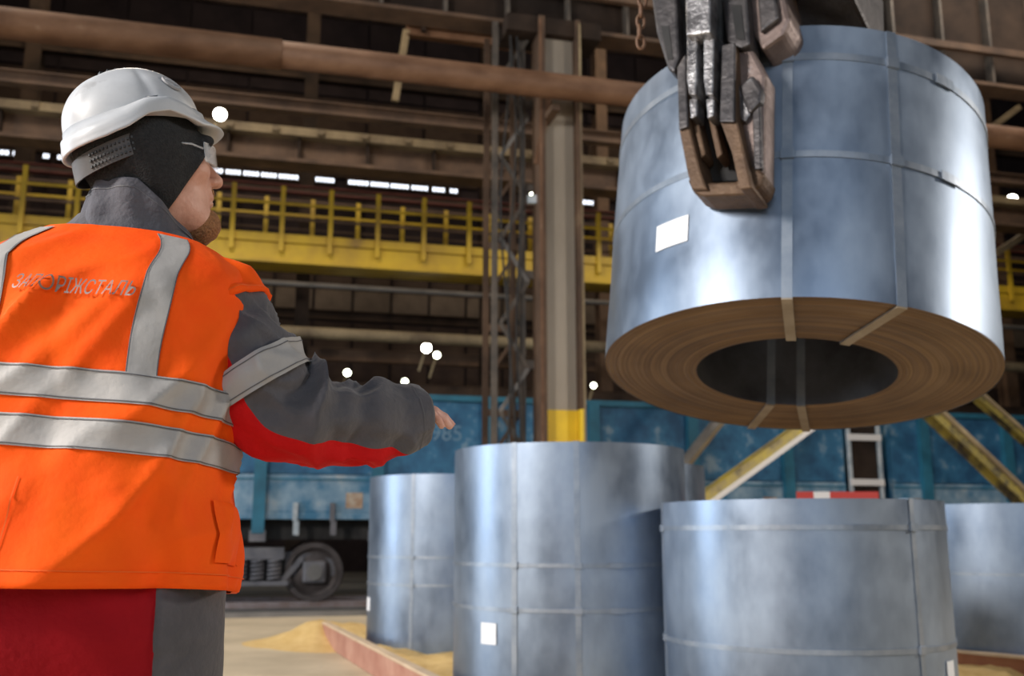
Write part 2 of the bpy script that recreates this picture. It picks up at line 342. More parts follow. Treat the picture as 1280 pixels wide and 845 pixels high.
for u in (l0, l1 - .08):
    obj('lattice_leg', prism(W(u, nC + .2, 0), W(u, nC + .2, gz - .04), [(0, 0), (.09, 0), (.09, .02), (.02, .02), (.02, .09), (0, .09)], up=EN), M['lattice'], mc)
    obj('lattice_leg', prism(W(u, nC + .75, 0), W(u, nC + .75, gz - .04), [(0, 0), (.09, 0), (.09, .02), (.02, .02), (.02, .09), (0, .09)], up=EN), M['rust'], mc)
zz = 0.2; k = 0
while zz < gz - .9:
    a, b = (l0 + .03, l1 - .05) if k % 2 == 0 else (l1 - .05, l0 + .03)
    obj('lacing_bar', prism(W(a, nC + .17, zz), W(b, nC + .17, zz + .62), sec_R(.055, .02), up=EN), M['greysteel'] if k % 3 == 1 else M['lattice'], mc)
    if k % 2 == 0: obj('batten', wbox(l0, l1, nC + .72, nC + .76, zz, zz + .1), M['rust'], mc)
    else: obj('lacing_bar', prism(W(b, nC + .78, zz), W(a, nC + .78, zz + .62), sec_R(.05, .02), up=EN), M['rust'], mc)
    zz += .62; k += 1
for zz in np.arange(.7, gz - .5, 1.3):
    obj('tie_plate', wbox(l1 - .1, uA, nC + .2, nC + .23, zz, zz + .12), M['lattice'], mc)
jb = at_n(665, 250, nC + .1)
obj('junction_box', box(jb, (.13, .1, .12)), M['white'], mc)
for (px, dx) in ((640, .25), (650, -.2), (632, .3)):
    u = uat(px, 300, nC + .1); zs = np.linspace(gz - .2, .1, 30)
    obj('cable', path_tube([W(u + dx * .25 * math.sin(z * 1.3 + px), nC + .1, z) for z in zs], .016, 6), M['under'], mc)
obj('bent_flat', prism(at_n(687, 118, 12.9), at_n(671, 205, 12.9), sec_R(.09, .02), up=EN), M['pipe'], mc)

# yellow braces in front of the wagons
def brace_frame(n, a, apex, b, w, mA, mB, label):
    P = [at_n(*a, n), at_n(*apex, n), at_n(*b, n)]
    root = thing('brace_frame', (P[1][0], P[1][1], 0), label, 'brace', 'diagonal braces in front of the wagons')
    def to_floor(p, q): d = p - q; return q + d * ((0.0 - q[2]) / d[2])
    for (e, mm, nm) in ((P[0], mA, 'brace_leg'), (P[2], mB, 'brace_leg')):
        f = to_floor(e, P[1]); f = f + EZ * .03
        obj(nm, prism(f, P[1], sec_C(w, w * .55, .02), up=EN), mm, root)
        obj('edge_angle', prism(f + EN * -.03, P[1] + EN * -.03, [(-.02, -w / 2 - .02), (.03, -w / 2 - .02), (.03, -w / 2 + .03), (-.02, -w / 2 + .03)], up=EN), M['whitestripe'] if mm is M['yellowold'] and e is P[0] else M['tan'], root)
        obj('foot_plate', box(f - EZ * .015, (.5, .3, .03)), M['lattice'], root)
        d = P[1] - f
        for t in (.25, .45, .65): obj('bolt', prism(f + d * t - EN * .05, f + d * t + EN * .02, circ(.03, 8)), M['under'], root)
    obj('gusset', prism(P[1] - EN * .03, P[1] + EN * .03, [(-.4, -.35), (.4, -.35), (.15, .3), (-.15, .3)], up=EZ), M['lattice'], root)
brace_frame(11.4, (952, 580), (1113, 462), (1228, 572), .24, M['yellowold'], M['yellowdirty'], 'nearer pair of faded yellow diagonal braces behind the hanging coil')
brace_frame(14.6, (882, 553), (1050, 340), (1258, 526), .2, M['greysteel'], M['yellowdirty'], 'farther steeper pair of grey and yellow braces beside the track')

# track
for n, s in ((17.4, 'nearer'), (18.92, 'farther')):
    tag(obj('rail', prism(W(UL, n, -.14), W(UR, n, -.14), [(-.07, -.02), (.07, -.02), (.07, 0), (.012, .012), (.012, .05), (.036, .055), (.036, .08), (-.036, .08), (-.036, .055), (-.012, .05), (-.012, .012), (-.07, 0)]), M['rail']), s + ' steel rail of the track under the blue wagons', 'rail')
ZR = -0.06
def text_vf(s, size, depth=0.0):
    cu = bpy.data.curves.new('lettering', 'FONT'); cu.body = s; cu.size = size; cu.align_x = 'CENTER'; cu.align_y = 'CENTER'; cu.extrude = depth
    o = bpy.data.objects.new('lettering', cu); col.objects.link(o); bpy.context.view_layer.update()
    me = bpy.data.meshes.new_from_object(o.evaluated_get(bpy.context.evaluated_depsgraph_get()))
    V = np.array([v.co[:] for v in me.vertices]); Fc = [tuple(p.vertices) for p in me.polygons]
    bpy.data.objects.remove(o); bpy.data.curves.remove(cu); bpy.data.meshes.remove(me); return V, Fc
def coil_spring(root, u, n, z0, z1, r):
    t = np.linspace(0, 1, 60); P = [W(u + r * math.cos(2 * PI * 5 * a), n + r * math.sin(2 * PI * 5 * a), z0 + (z1 - z0) * a) for a in t]
    obj('spring', path_tube(P, .028, 6), M['bogie'], root, smooth=True)
def wheel_vf(c):
    prof = [(.0, .05), (.09, .05), (.1, .0), (.16, -.01), (.33, .03), (.39, .0), (.40, -.05), (.475, -.05), (.478, .06), (.50, .075), (.50, .1), (.40, .1), (.2, .08), (0, .1)]
    V, Fc = lathe(prof, 40); V = np.array([c + EU * a + EZ * b + EN * d for a, b, d in V]); return V, Fc
def wagon(uL, uR, bogies, label, ladder_end, first_rib, number=None):
    n0 = 17.0; root = thing('freight_wagon', W((uL + uR) / 2, n0 + 1.2, ZR), label, 'wagon', 'blue freight wagons on the track')
    zb, zm, zt = 1.30, 2.02, 3.42
    ribs = [first_rib]
    while ribs[-1] - 1.93 > uL + .3: ribs.append(ribs[-1] - 1.93)
    ribs = ribs[::-1]
    while ribs[-1] + 1.93 < uR - .2: ribs.append(ribs[-1] + 1.93)
    edges = [uL] + ribs + [uR]
    for k in range(len(edges) - 1):
        a, b = edges[k] + .02, edges[k + 1] - .02
        if b - a < .1: continue
        obj('upper_panel', wbox(a, b, n0 + .03, n0 + .07, zm + .01, zt - .1), M['wagon'], root)
        worn = M['wagonworn']
        lo = obj('hatch_panel', wbox(a, b, n0 + .01, n0 + .06, zb + .1, zm - .01), worn, root); bevel(lo, .01, 1)
        for q in (.3, .62):
            uu = a + (b - a) * q
            obj('hatch_hinge', join(wbox(uu - .04, uu + .04, n0 - .05, n0 + .02, zb - .05, zb + .25), wbox(uu - .02, uu + .07, n0 - .04, n0 + .02, zb - .28, zb - .05)), M['white'] if (k + int(q * 10)) % 2 else M['bogie'], root)
        obj('hatch_seam', wbox(a, b, n0 - .005, n0 + .03, zm - .1, zm - .07), M['wagonrib'], root)
        if k % 2 == 0:
            uu = a + (b - a) * .8; obj('rust_patch', wbox(uu - .12, uu + .16, n0 + .002, n0 + .012, zb + .16, zb + .42), M['rust_patch'], root)
    for u in ribs:
        obj('rib', wbox(u - .1, u + .1, n0 - .1, n0 + .03, zb - .25, zt - .05), M['wagonrib'], root)
        obj('rib_foot', wbox(u - .13, u + .13, n0 - .07, n0 + .05, zb - .38, zb - .2), M['bogie'], root)
    obj('top_rail', wbox(uL, uR, n0 - .08, n0 + .1, zt - .1, zt), M['wagonrib'], root)
    obj('bottom_sill', wbox(uL, uR, n0 + .0, n0 + .12, zb - .02, zb + .1), M['wagonworn'], root)
    obj('far_side', wbox(uL, uR, n0 + 2.7, n0 + 2.8, zb, zt), M['wagon'], root)
    obj('end_wall', wbox(uL, uL + .08, n0 + .07, n0 + 2.7, zb, zt), M['wagon'], root)
    obj('end_wall', wbox(uR - .08, uR, n0 + .07, n0 + 2.7, zb, zt), M['wagon'], root)
    obj('underframe', wbox(uL + .1, uR - .1, n0 + .5, n0 + 2.4, .95, zb), M['under'], root)
    for ub in bogies:
        nb = n0 + .55
        # cast side frame: arch with two axle horns and a spring seat
        s = [(-1.35, .42), (-1.3, .66), (-.75, .80), (.75, .80), (1.3, .66), (1.35, .42), (1.12, .40), (1.02, .56), (.72, .56), (.5, .28), (-.5, .28), (-.72, .56), (-1.02, .56), (-1.12, .40)]
        V = [W(ub + a, nb + d, ZR + b) for d in (-.16, 0) for a, b in s]; m = len(s)
        Fc = [(i, (i + 1) % m, m + (i + 1) % m, m + i) for i in range(m)]
        quads = [(0, 1, 13), (1, 12, 13), (1, 2, 11, 12), (2, 3, 8, 11), (3, 4, 7, 8), (4, 5, 6, 7), (8, 9, 10, 11)]
        Fc += [q[::-1] for q in quads] + [tuple(i + m for i in q) for q in quads]
        # window in the frame is suggested by the recessed spring nest standing before it
        fr = obj('side_frame', (V, Fc), M['bogie'], root)
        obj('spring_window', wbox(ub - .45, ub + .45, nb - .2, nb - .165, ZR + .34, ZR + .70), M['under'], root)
        for q in (-.27, 0, .27): coil_spring(root, ub + q, nb - .3, ZR + .34, ZR + .68, .1)
        obj('spring_seat', wbox(ub - .5, ub + .5, nb - .42, nb - .1, ZR + .27, ZR + .34), M['bogie'], root)
        obj('bolster', wbox(ub - .42, ub + .42, nb - .4, nb + 1.2, ZR + .69, ZR + .88), M['bogie'], root)
        for sgn in (-1, 1):
            uw = ub + sgn * .925
            for nw in (17.4, 18.92):
                obj('wheel', wheel_vf(W(uw, nw - .03, ZR + .475)), M['wheel'], root, smooth=False)
            obj('axle', tube(W(uw, nb - .1, ZR + .475), W(uw, 19.1, ZR + .475), .08, 12), M['wheel'], root)
            o = obj('axle_box', wbox(uw - .19, uw + .19, nb - .34, nb - .05, ZR + .3, ZR + .66), M['bogie'], root); bevel(o, .04, 2)
            obj('axle_cap', prism(W(uw, nb - .4, ZR + .475), W(uw, nb - .3, ZR + .475), circ(.13, 14)), M['greysteel'], root)
            obj('brake_link', prism(W(uw - sgn * .55, nb - .25, ZR + .3), W(uw - sgn * .2, nb - .28, ZR + .72), sec_R(.09, .06), up=EN), M['bogie'], root)
    if ladder_end:
        ua, ub_ = uR + .04, uR + .70
        for u in (ua, ub_): obj('ladder_rail', wbox(u, u + .06, n0 - .06, n0 + .0, .5, 3.3), M['white'], root)
        zA_, zB_ = zat(1085, 547, n0 - .05), zat(1085, 603, n0 - .05); stp = zA_ - zB_
        for z in (zB_ - 2 * stp, zB_ - stp, zB_, zA_, zA_ + stp):
            if .4 < z < 3.3: obj('ladder_rung', wbox(ua, ub_ + .06, n0 - .09, n0 - .02, z - .06, z + .06), M['whitestripe'], root)
        obj('ladder_backing', wbox(ua + .06, ub_, n0 + .02, n0 + .05, .55, 3.2), M['rustdark'], root)
        obj('buffer_beam', wbox(uR, uR + .1, n0 + .1, n0 + 2.6, .9, 1.3), M['under'], root)
        obj('ladder_bracket', wbox(uR - .1, ua, n0 - .04, n0 + .08, 3.1, 3.2), M['wagonrib'], root); obj('ladder_bracket', wbox(uR - .1, ua, n0 - .04, n0 + .08, 1.2, 1.3), M['wagonrib'], root)
        obj('coupler', wbox(uR, uR + .42, n0 + 1.1, n0 + 1.5, .9, 1.2), M['under'], root)
    else: obj('coupler', wbox(uL - .40, uL, n0 + 1.1, n0 + 1.5, .9, 1.2), M['under'], root)
    if number:
        s, uc, zc, size = number
        V, Fc = text_vf(s, size, .004); V = np.array([W(uc + a, n0 + .027 - d, zc + b) for a, b, d in V]); obj('stencilled_number', (V, Fc), M['number'], root)
    return root
ubog = uat(322, 700, 17.4); uend = uat(1056, 560, 17.0)
un, zn = uz(552, 542, 17.0)
wagon(ubog - 2.6, uend, [ubog, ubog + 8.65], 'blue freight wagon with number 1985, standing left of the white ladder', True, uat(325, 600, 17.0), ('1985', un, zn, .38))
u2 = uat(1112, 560, 17.0)
wagon(u2, u2 + 13.9, [u2 + 2.7, u2 + 11.2], 'worn blue freight wagon on the right, beyond the white ladder gap', False, u2 + .75)

# ------------------------------------------------------------------ steelwork behind the wagons
zE = zat(450, 180, 20.5)
rg = thing('crane_runway_girder', W(0, 20.5, zE), 'rust-brown runway girder with a tan top coloured as lit, above the window ribbon', 'girder')
obj('top_flange', wbox(UL, UR, 20.2, 20.9, zE - .06, zE + .12), M['tan'], rg)  # paler tan than the web: the lit top is put into the colour
obj('web', wbox(UL, UR, 20.5, 20.54, zE - .55, zE - .06), M['rust'], rg)
obj('bottom_flange', wbox(UL, UR, 20.25, 20.8, zE - .63, zE - .55), M['rust'], rg)
s0 = obj('stiffener', wbox(-14, -13.95, 20.3, 20.5, zE - .55, zE - .06), M['rustdark'], rg); repeat(s0, 22, EU * 1.45)
s0 = obj('rail_clip', wbox(-14, -13.85, 20.14, 20.2, zE - .02, zE + .1), M['tan'], rg); repeat(s0, 30, EU * .93)
long_member('tie_beam', 18.0, zat(450, 142, 18.0), sec_I(.24, .24), M['rust'], 'thin rusty tie beam directly below the thick pipe', 'beam')
long_member('tie_beam', 24.0, zat(60, 212, 24.0), sec_I(.2, .2), M['redbeam'], 'dark red beam just under the row of far windows', 'beam')
long_member('tie_beam', 27.0, zat(450, 100, 27.0), sec_I(.4, .3), M['rustdark'], 'sooty beam seen between the thick pipe and the rusty tie beam', 'beam')
long_member('tie_beam', 30.0, zat(450, 204, 30.0), sec_I(.5, .3), M['rustdark'], 'sooty beam right behind the rust-brown runway girder', 'beam')
u0, u1 = uat(508, 40, 19), uat(640, 56, 19); zo = zat(570, 46, 19)
hb = thing('hoist_beam', W(u0, 19, zo), 'short orange hoist beam with sloping end strut, left of the column top', 'beam')
obj('beam', prism(W(u0, 19, zo), W(u1 + 1.5, 19, zo), sec_I(.24, .2)), M['pipe'], hb)
obj('strut', prism(W(u0, 19, zo), W(u0 - .2, 19, zo - 1.6), sec_R(.14, .1), up=EN), M['tan'], hb)
obj('hanger', wbox(u1 + .5, u1 + .6, 18.9, 19.1, zo, 24.6), M['rustdark'], hb)
obj('hanger', wbox(u0 + .3, u0 + .4, 18.9, 19.1, zo, 24.6), M['rustdark'], hb)
# yellow overhead crane with its walkway
nY = 22.0; yb = zat(260, 321, nY); ym = zat(260, 298, nY); yt = zat(260, 287, nY)
cr = thing('overhead_crane', W(0, nY, yb), 'yellow overhead crane girder with walkway railing behind the wagons', 'crane')
obj('girder', wbox(UL, UR, nY - .05, nY + .9, yb, ym), M['yellow'], cr)
obj('bottom_lip', wbox(UL, UR, nY - .15, nY + .2, yb - .06, yb), M['yellow'], cr)
obj('walkway_edge', wbox(UL, UR, nY - .1, nY + .0, ym + .01, yt), M['yellow'], cr)
obj('walkway_deck', wbox(UL, UR, nY + .0, nY + 1.0, ym, ym + .03), M['rust'], cr)
rh = zat(412, 243, nY)
sp = uat(471, 300, nY) - uat(412, 300, nY); ua = uat(412, 300, nY)
for k in range(-10, 18):
    u = ua + sp * k
    obj('rail_post', wbox(u - .05, u + .05, nY - .17, nY - .1, yb + .2, rh + .05), M['yellow'], cr)
    obj('back_post', wbox(u - .36 - .05, u - .36 + .05, nY + .9, nY + .96, ym + .03, rh + .15), M['yellow'], cr)
for (f, m_) in ((1.0, 'rust'), (.66, 'yellow'), (.33, 'rust')):
    obj('handrail', wbox(UL, UR, nY - .16, nY - .12, yt + (rh - yt) * f - .03, yt + (rh - yt) * f + .03), M[m_], cr)
    obj('handrail', wbox(UL, UR, nY + .92, nY + .95, yt + (rh - yt) * f + .07, yt + (rh - yt) * f + .13), M[m_], cr)
# pipes, struts and posts of the bay beyond
long_member('service_pipe', 23.5, zat(470, 361, 23.5), circ(.06, 10), M['greysteel'], 'thin grey pipe just below the yellow crane girder', 'pipe')
long_member('service_pipe', 23.0, zat(470, 420, 23.0), circ(.14, 12), M['tan'], 'dusty tan pipe above the wagons, passing behind the outstretched arm', 'pipe')
long_member('tie_beam', 26.0, zat(520, 487, 26.0), sec_I(.25, .2), M['rust'], 'low rusty beam showing just above the wagon tops', 'beam')
long_member('tie_beam', 29.0, zat(470, 397, 29.0), sec_I(.28, .2), M['rustdark'], 'sooty beam between the thin grey pipe and the dusty tan pipe', 'beam')
long_member('tie_beam', 28.0, zat(470, 446, 28.0), sec_I(.35, .2), M['rust'], 'brown beam behind the lit floodlights over the wagons', 'beam')
long_member('tie_beam', 25.0, zat(470, 338, 25.0), sec_I(.35, .3), M['rustdark'], 'sooty beam tucked right under the yellow crane girder', 'beam')
for px, n, w, mm, lab in ((381, 25.5, .34, 'rustdark', 'dark slim column standing near the helmet side of the yellow crane'), (610, 27, .4, 'rustdark', 'dark column far behind the lattice leg'),
                          (20, 27, .4, 'rustdark', 'dark column far behind, at the left edge'), (905, 27, .4, 'rustdark', 'dark column hidden mostly by the hanging coil'), (1242, 27, .4, 'rust', 'rusty column by the right edge beyond the hanging coil'), (752, 27, .35, 'rust', 'rusty column seen between main column and hanging coil')):
    u = uat(px, 300, n); tag(obj('steel_column', prism(W(u, n, -.1), W(u, n, 24.6), sec_I(.45, w, .05, .04), up=EN), M[mm]), lab, 'column')
u0 = uat(432, 402, 24.5); u1 = uat(514, 408, 24.5); z0 = zat(470, 405, 24.5)
# floodlights
def floodlight(px, py, n, r, label, m, group='floodlights burning in the hall', arm=.6):
    p = at_n(px, py, n); root = thing('floodlight', p, label, 'lamp', group)
    d = C0 - p; d = d / np.linalg.norm(d); d = d + np.array([0, 0, -.25]); d /= np.linalg.norm(d)
    s, t, _ = frame(d)
    prof = [(r, .0), (r * 1.12, .0), (r * 1.12, -.04), (r * .6, -r * 1.2), (r * .25, -r * 1.5), (0, -r * 1.5)]
    V, Fc = lathe(prof, 20); obj('housing', (np.array([p + s * a + t * b + d * c for a, b, c in V]), Fc), M['greysteel'], root)
    V, Fc = lathe([(0, .012), (r * .7, .008), (r, -.01)], 20); obj('lens', (np.array([p + s * a + t * b + d * c for a, b, c in V]), Fc), m, root)
    obj('bracket', prism(p - d * r * 1.2, p - d * r * 1.2 + np.array([-.3 * arm, 0, -arm]), sec_R(.05, .04), up=EN), M['tan'], root)
    return root
floodlight(275, 143, 17.6, .11, 'brilliant white floodlight shining beside the helmet visor', M['lamp'])
floodlight(533, 435, 23.5, .11, 'bright floodlight above the outstretched hand, larger of a close pair', M['lamp'])
floodlight(546, 444, 24.0, .08, 'smaller dimmer lamp of the close pair above the hand', M['lampsmall'])
floodlight(434, 466, 27.0, .09, 'small greenish white lamp above the forearm sleeve', M['lampsmall'])
floodlight(506, 477, 27.0, .08, 'tiny pale lamp just above the sleeve cuff', M['lampsmall'])
floodlight(1265, 250, 22.5, .15, 'bright floodlight at the right edge beside the hanging coil', M['lamp'])
floodlight(742, 482, 24.0, .07, 'small warm lamp low between the column and hanging coil', M['lampsmall'])
floodlight(665, 463 - 220, 24.0, .05, 'tiny lamp glinting behind the lattice leg', M['lampsmall'])
u0 = uat(640, 57, 20)
tag(obj('cross_brace', prism(at_n(1236, 162, 19), at_n(1274, 134, 19) + EN * .0, sec_R(.12, .1), up=EN), M['tan']), 'short tan strut slanting upward at the right edge, above the pipe', 'brace')
tag(obj('cross_brace', prism(at_n(1246, 316, 21.4), at_n(1330, 262, 21.4), sec_R(.16, .1), up=EN), M['tan']), 'slanting tan strut at the right edge below the floodlight', 'brace')

# ------------------------------------------------------------------ berth: sand, boards
def board(p0, p1, h, th, m, label):
    p0 = np.array(p0); p1 = np.array(p1); root = thing('edge_board', (*((p0 + p1) / 2)[:2], 0), label, 'board', 'edge boards of the coil berth')
    d = p1 - p0; d[2] = 0; L_ = np.linalg.norm(d); d /= L_; s = np.array([-d[1], d[0], 0])
    ax = np.array([d, s, EZ]); c = (p0 + p1) / 2; c[2] = 0
    o = obj('plank', box(c + EZ * (h / 2 - .008), (L_, th, h - .016), ax), m, root); bevel(o, .006, 1)
    o = obj('top_edge', box(c + EZ * (h - .01), (L_, th + .012, .02), ax), M['boardtop'], root); bevel(o, .004, 1)
    return root
HB = .2
bl0 = at_z(407, 777, HB); bl1 = at_z(513, 830, HB); bl1 = bl0 + (bl1 - bl0) * 1.9
board(bl0, bl1, HB, .06, M['board'], 'pinkish red edge board running toward the camera beside the sand')
br0 = at_z(1185, 811, .24); br1 = at_z(1290, 821, .24); br1 = br0 + (br1 - br0) * 3
board(br0, br1, .24, .06, M['boardbrown'], 'dark red-brown edge board before the rightmost coil')
# sand inside the berth, heaped against the board
dl = (bl1 - bl0); dl[2] = 0; dl /= np.linalg.norm(dl); sl = np.array([-dl[1], dl[0], 0])
if sl[0] < 0: sl = -sl
na, nb = 130, 120
A, B = np.meshgrid(np.linspace(-1.3, 6.0, na), np.linspace(-.75, 5.5, nb), indexing='ij')
P = bl0[None, None, :] + A[..., None] * dl + B[..., None] * sl
inside = np.clip((B - .0) / .12, 0, 1); inside = inside * inside * (3 - 2 * inside)
hz = .125 + .035 * fbm(P[..., 0] * 1.6, P[..., 1] * 1.6) + .02 * fbm(P[..., 0] * 6, P[..., 1] * 6)
bank = .05 * np.exp(-((B - .25) / .3) ** 2) * np.exp(-((A - .2) / .9) ** 2)
end = np.clip((A + 1.2) / 1.0, 0, 1)
spill = .13 * np.exp(-(np.clip(-B, 0, 9) / .38) ** 2) * np.exp(-((A + .05) / .55) ** 2)
out = spill * (B < .03)
P[..., 2] = np.where(B < 0.03, -.012 + out * (1 + .15 * fbm(P[..., 0] * 6, P[..., 1] * 6)), (hz + bank) * inside * end + .012 * inside + np.where(inside < 1, (1 - inside) * spill, 0) * 0 - .012)
# the far end spills over the end of the board
far = np.exp(-((A + .15) / .4) ** 2) * np.exp(-((B) / .45) ** 2)
P[..., 2] = np.maximum(P[..., 2], .205 * far * (1 + .12 * fbm(P[..., 0] * 7, P[..., 1] * 7)) - .012)
tag(obj('sand_bed', grid(P, flip=True), M['sand'], smooth=True), 'yellow sand bedding heaped behind the edge board under the coils', 'sand', kind='stuff')
SANDZ = .10

# ------------------------------------------------------------------ steel coils
def strap_loop(th, R, r, h, w, e=.0032, t=.0028):
    c, s = math.cos(th), math.sin(th); er = np.array([c, s, 0]); et = np.array([-s, c, 0])
    outer = [(R + e, -e), (R + e, h + e), (r - e, h + e), (r - e, -e)]; inner = [(R + e - t, -e + t), (R + e - t, h + e - t), (r - e + t, h + e - t), (r - e + t, -e + t)]
    V = [er * a + EZ * b + et * k * w / 2 for k in (-1, 1) for a, b in outer + inner]; Fc = []
    for i in range(4):
        j = (i + 1) % 4
        Fc += [(i, j, 8 + j, 8 + i), (4 + j, 4 + i, 12 + i, 12 + j), (j, i, 4 + i, 4 + j), (8 + i, 8 + j, 12 + j, 12 + i)]
    return V, Fc
def radial_piece(th, R, r, z, w, t):
    c, s = math.cos(th), math.sin(th); er = np.array([c, s, 0]); et = np.array([-s, c, 0])
    return box(er * (R + r) / 2 + EZ * z, (R - r, w, t), np.array([er, et, EZ]))
def ring_band(R, z, w, t=.004, n=96):
    prof = [(R + .001, z - w / 2), (R + t, z - w / 2), (R + t, z + w / 2), (R + .001, z + w / 2)]
    V, Fc = lathe(prof, n, closed=True); return V, Fc
def steel_coil(loc, R, r, h, label, rot=None, axial=(), bands=(), sticker=None, w_ax=.032, seals=True, dirty=False, peel=None):
    root = thing('steel_coil', loc, label, 'coil', 'strapped steel coils', rot)
    n = 128
    prof = [(R, 0), (R, h)]
    k = 24; zz = np.linspace(0, h, k); rr = R + .0012 * fbm(zz * 3, zz * 0 + loc[0])
    V, Fc = lathe(list(zip(rr, zz)), n)
    an = np.arctan2(V[:, 1], V[:, 0]); amp = .0022 * fbm(np.cos(an) * 1.8 + 5, np.sin(an) * 1.8 + loc[0], V[:, 2] * 1.5)
    rad = np.hypot(V[:, 0], V[:, 1]); V[:, 0] *= (rad + amp) / rad; V[:, 1] *= (rad + amp) / rad
    obj('outer_wrap', (V, Fc), M['coil'], root, local=True, smooth=True)
    for (z, sg, nm) in ((0, -1, 'bottom_edge_face'), (h, 1, 'top_edge_face')):
        m = 44; rs = np.linspace(r, R, m); dz = .002 * RNG.standard_normal(m); dz[0] = 0; dz[-1] = 0; dz = np.clip(dz, -.006, .003) - .002
        V, Fc = lathe([(a, z + sg * b) for a, b in zip(rs, dz)], n)
        if sg > 0: Fc = [f[::-1] for f in Fc]
        obj(nm, (V, Fc), M['coilend'], root, local=True, smooth=False)
    V, Fc = lathe([(r, h), (r, 0)], n); obj('bore', (V, Fc), M['bore'], root, local=True, smooth=True)
    for th in axial:
        o = obj('axial_strap', strap_loop(th, R, r, h, w_ax), M['strap'], root, local=True)
        if dirty: obj('strap_underside', radial_piece(th, R + .003, r, -.0065, w_ax, .005), M['strap_tan'], o, local=True)
    for z, w in bands:
        b = obj('hoop_band', ring_band(R, z, w), M['strap'], root, local=True, smooth=False)
        if seals:
            for th in axial:
                c, s = math.cos(th), math.sin(th); er = np.array([c, s, 0]); et = np.array([-s, c, 0])
                obj('strap_seal', box(er * (R + .008) + EZ * z, (.012, .045, w * 1.5), np.array([er, et, EZ])), M['strap'], b, local=True)
            a0 = (axial[0] if axial else 0) + .75
            P_ = np.array([[[(R + .006) * math.cos(a), (R + .006) * math.sin(a), z + q * w * .7] for a in np.linspace(a0, a0 + .09 / R, 4)] for q in (-1, 1)])
            Nn = P_ * np.array([1, 1, 0]); Nn /= np.linalg.norm(Nn, axis=2)[..., None]
            V, Fc = solid_patch(P_, Nn, .004); obj('strap_seal', (V, [f[::-1] for f in Fc]), M['strap'], b, local=True)
    if sticker:
        th, z, sw, sh = sticker; aa = np.linspace(th - sw / 2 / R, th + sw / 2 / R, 9)
        P_ = np.array([[[(R + .003) * math.cos(a), (R + .003) * math.sin(a), z + q] for a in aa] for q in (-sh / 2, sh / 2)])
        Nn = P_ * np.array([1, 1, 0]); Nn /= np.linalg.norm(Nn, axis=2)[..., None]
        V, Fc = solid_patch(P_, Nn, .002)
        tag(obj('paper_label', (V, [f[::-1] for f in Fc]), M['label'], root, local=True), 'white paper label')
    return root
def coil_angle(px, py, c, R):               # angle on an upright coil seen at a pixel
    d = ray(px, py); o = C0 - np.array([c[0], c[1], CAMZ]); a = d[0] ** 2 + d[1] ** 2; b = o[0] * d[0] + o[1] * d[1]; q = o[0] ** 2 + o[1] ** 2 - R * R
    disc = max(0.0, b * b - a * q); t = (-b - math.sqrt(disc)) / a; p = o + d * t
    return math.atan2(p[1], p[0]), CAMZ + d[2] * t
def upright(pxl, pxr, py, R):               # centre of an upright coil from its two silhouette columns
    dl_, dr = ray(pxl, py), ray(pxr, py); al = math.atan2(dl_[0], dl_[1]); ar = math.atan2(dr[0], dr[1]); mid = (al + ar) / 2
    D = R / math.sin((ar - al) / 2); return np.array([D * math.sin(mid), D * math.cos(mid), SANDZ - .02])
# coil hanging in the tongs
KS = 1.0
HC = np.array([1.1207, 3.8866, 1.6293]); HN = np.array([.10238, .17005, .98010]); HR, HH, Hr = .75, 1.0926, .383
q = Vector((0, 0, 1)).rotation_difference(Vector(HN)); HM = np.array(q.to_matrix())
def hang_hit(px, py, R=HR):
    d = HM.T @ ray(px, py); o = HM.T @ (C0 - HC); a = d[0] ** 2 + d[1] ** 2; b = o[0] * d[0] + o[1] * d[1]; qq = o[0] ** 2 + o[1] ** 2 - R * R
    t = (-b - math.sqrt(max(0, b * b - a * qq))) / a; p = o + d * t; return math.atan2(p[1], p[0]), p[2]
h1, _ = hang_hit(984, 230); h2, _ = hang_hit(1121, 230)
ts, zs_ = hang_hit(840, 292)
def hang_bottom(px, py):
    d = HM.T @ ray(px, py); o = HM.T @ (C0 - HC); p = o + d * (-o[2] / d[2]); return math.atan2(p[1], p[0])
h3, h4 = hang_bottom(962, 506), hang_bottom(1003, 515)
_, zb1 = hang_hit(1050, 71); _, zb2 = hang_hit(1050, 193)
steel_coil(HC, HR, Hr, HH, 'blue-grey steel coil hanging tilted in the tongs, white label, rusty underside', q, axial=(h1, h2, h3, h4), bands=((zb1, .03), (zb2, .026)), sticker=(ts, zs_, .15, .105), w_ax=.036, dirty=True)
# coils standing in the berth
RC = .715
cC = upright(568.5, 857, 620, RC); topC = CAMZ + ray(713, 552)[2] * (np.linalg.norm(cC[:2]) - RC) / np.linalg.norm(ray(713, 552)[:2])
axC = [coil_angle(643, 700, cC, RC)[0], coil_angle(722, 700, cC, RC)[0]]
bC = [coil_angle(700, y, cC, RC)[1] - cC[2] for y in (707, 764)]
st = coil_angle(611, 792, cC, RC)
steel_coil(cC, RC, .36, topC - cC[2], 'tall steel coil standing in the middle, two front straps, white label low down', axial=(axC[0], axC[1], axC[0] + PI, axC[1] + PI), bands=((bC[0], .022), (bC[1], .022)), sticker=(st[0], st[1] - cC[2], .115, .115))
RR = .725
cR = upright(829, 1190, 740, RR); dR = np.linalg.norm(cR[:2]) - RR; topR = CAMZ + ray(1000, 623)[2] * dR / np.linalg.norm(ray(1000, 623)[:2])
axR = [coil_angle(1147, 740, cR, RR)[0], coil_angle(831, 740, cR, RR)[0]]
bR = [coil_angle(1000, y, cR, RR)[1] - cR[2] for y in (659, 815)]
stR = coil_angle(1188, 840, cR, RR)
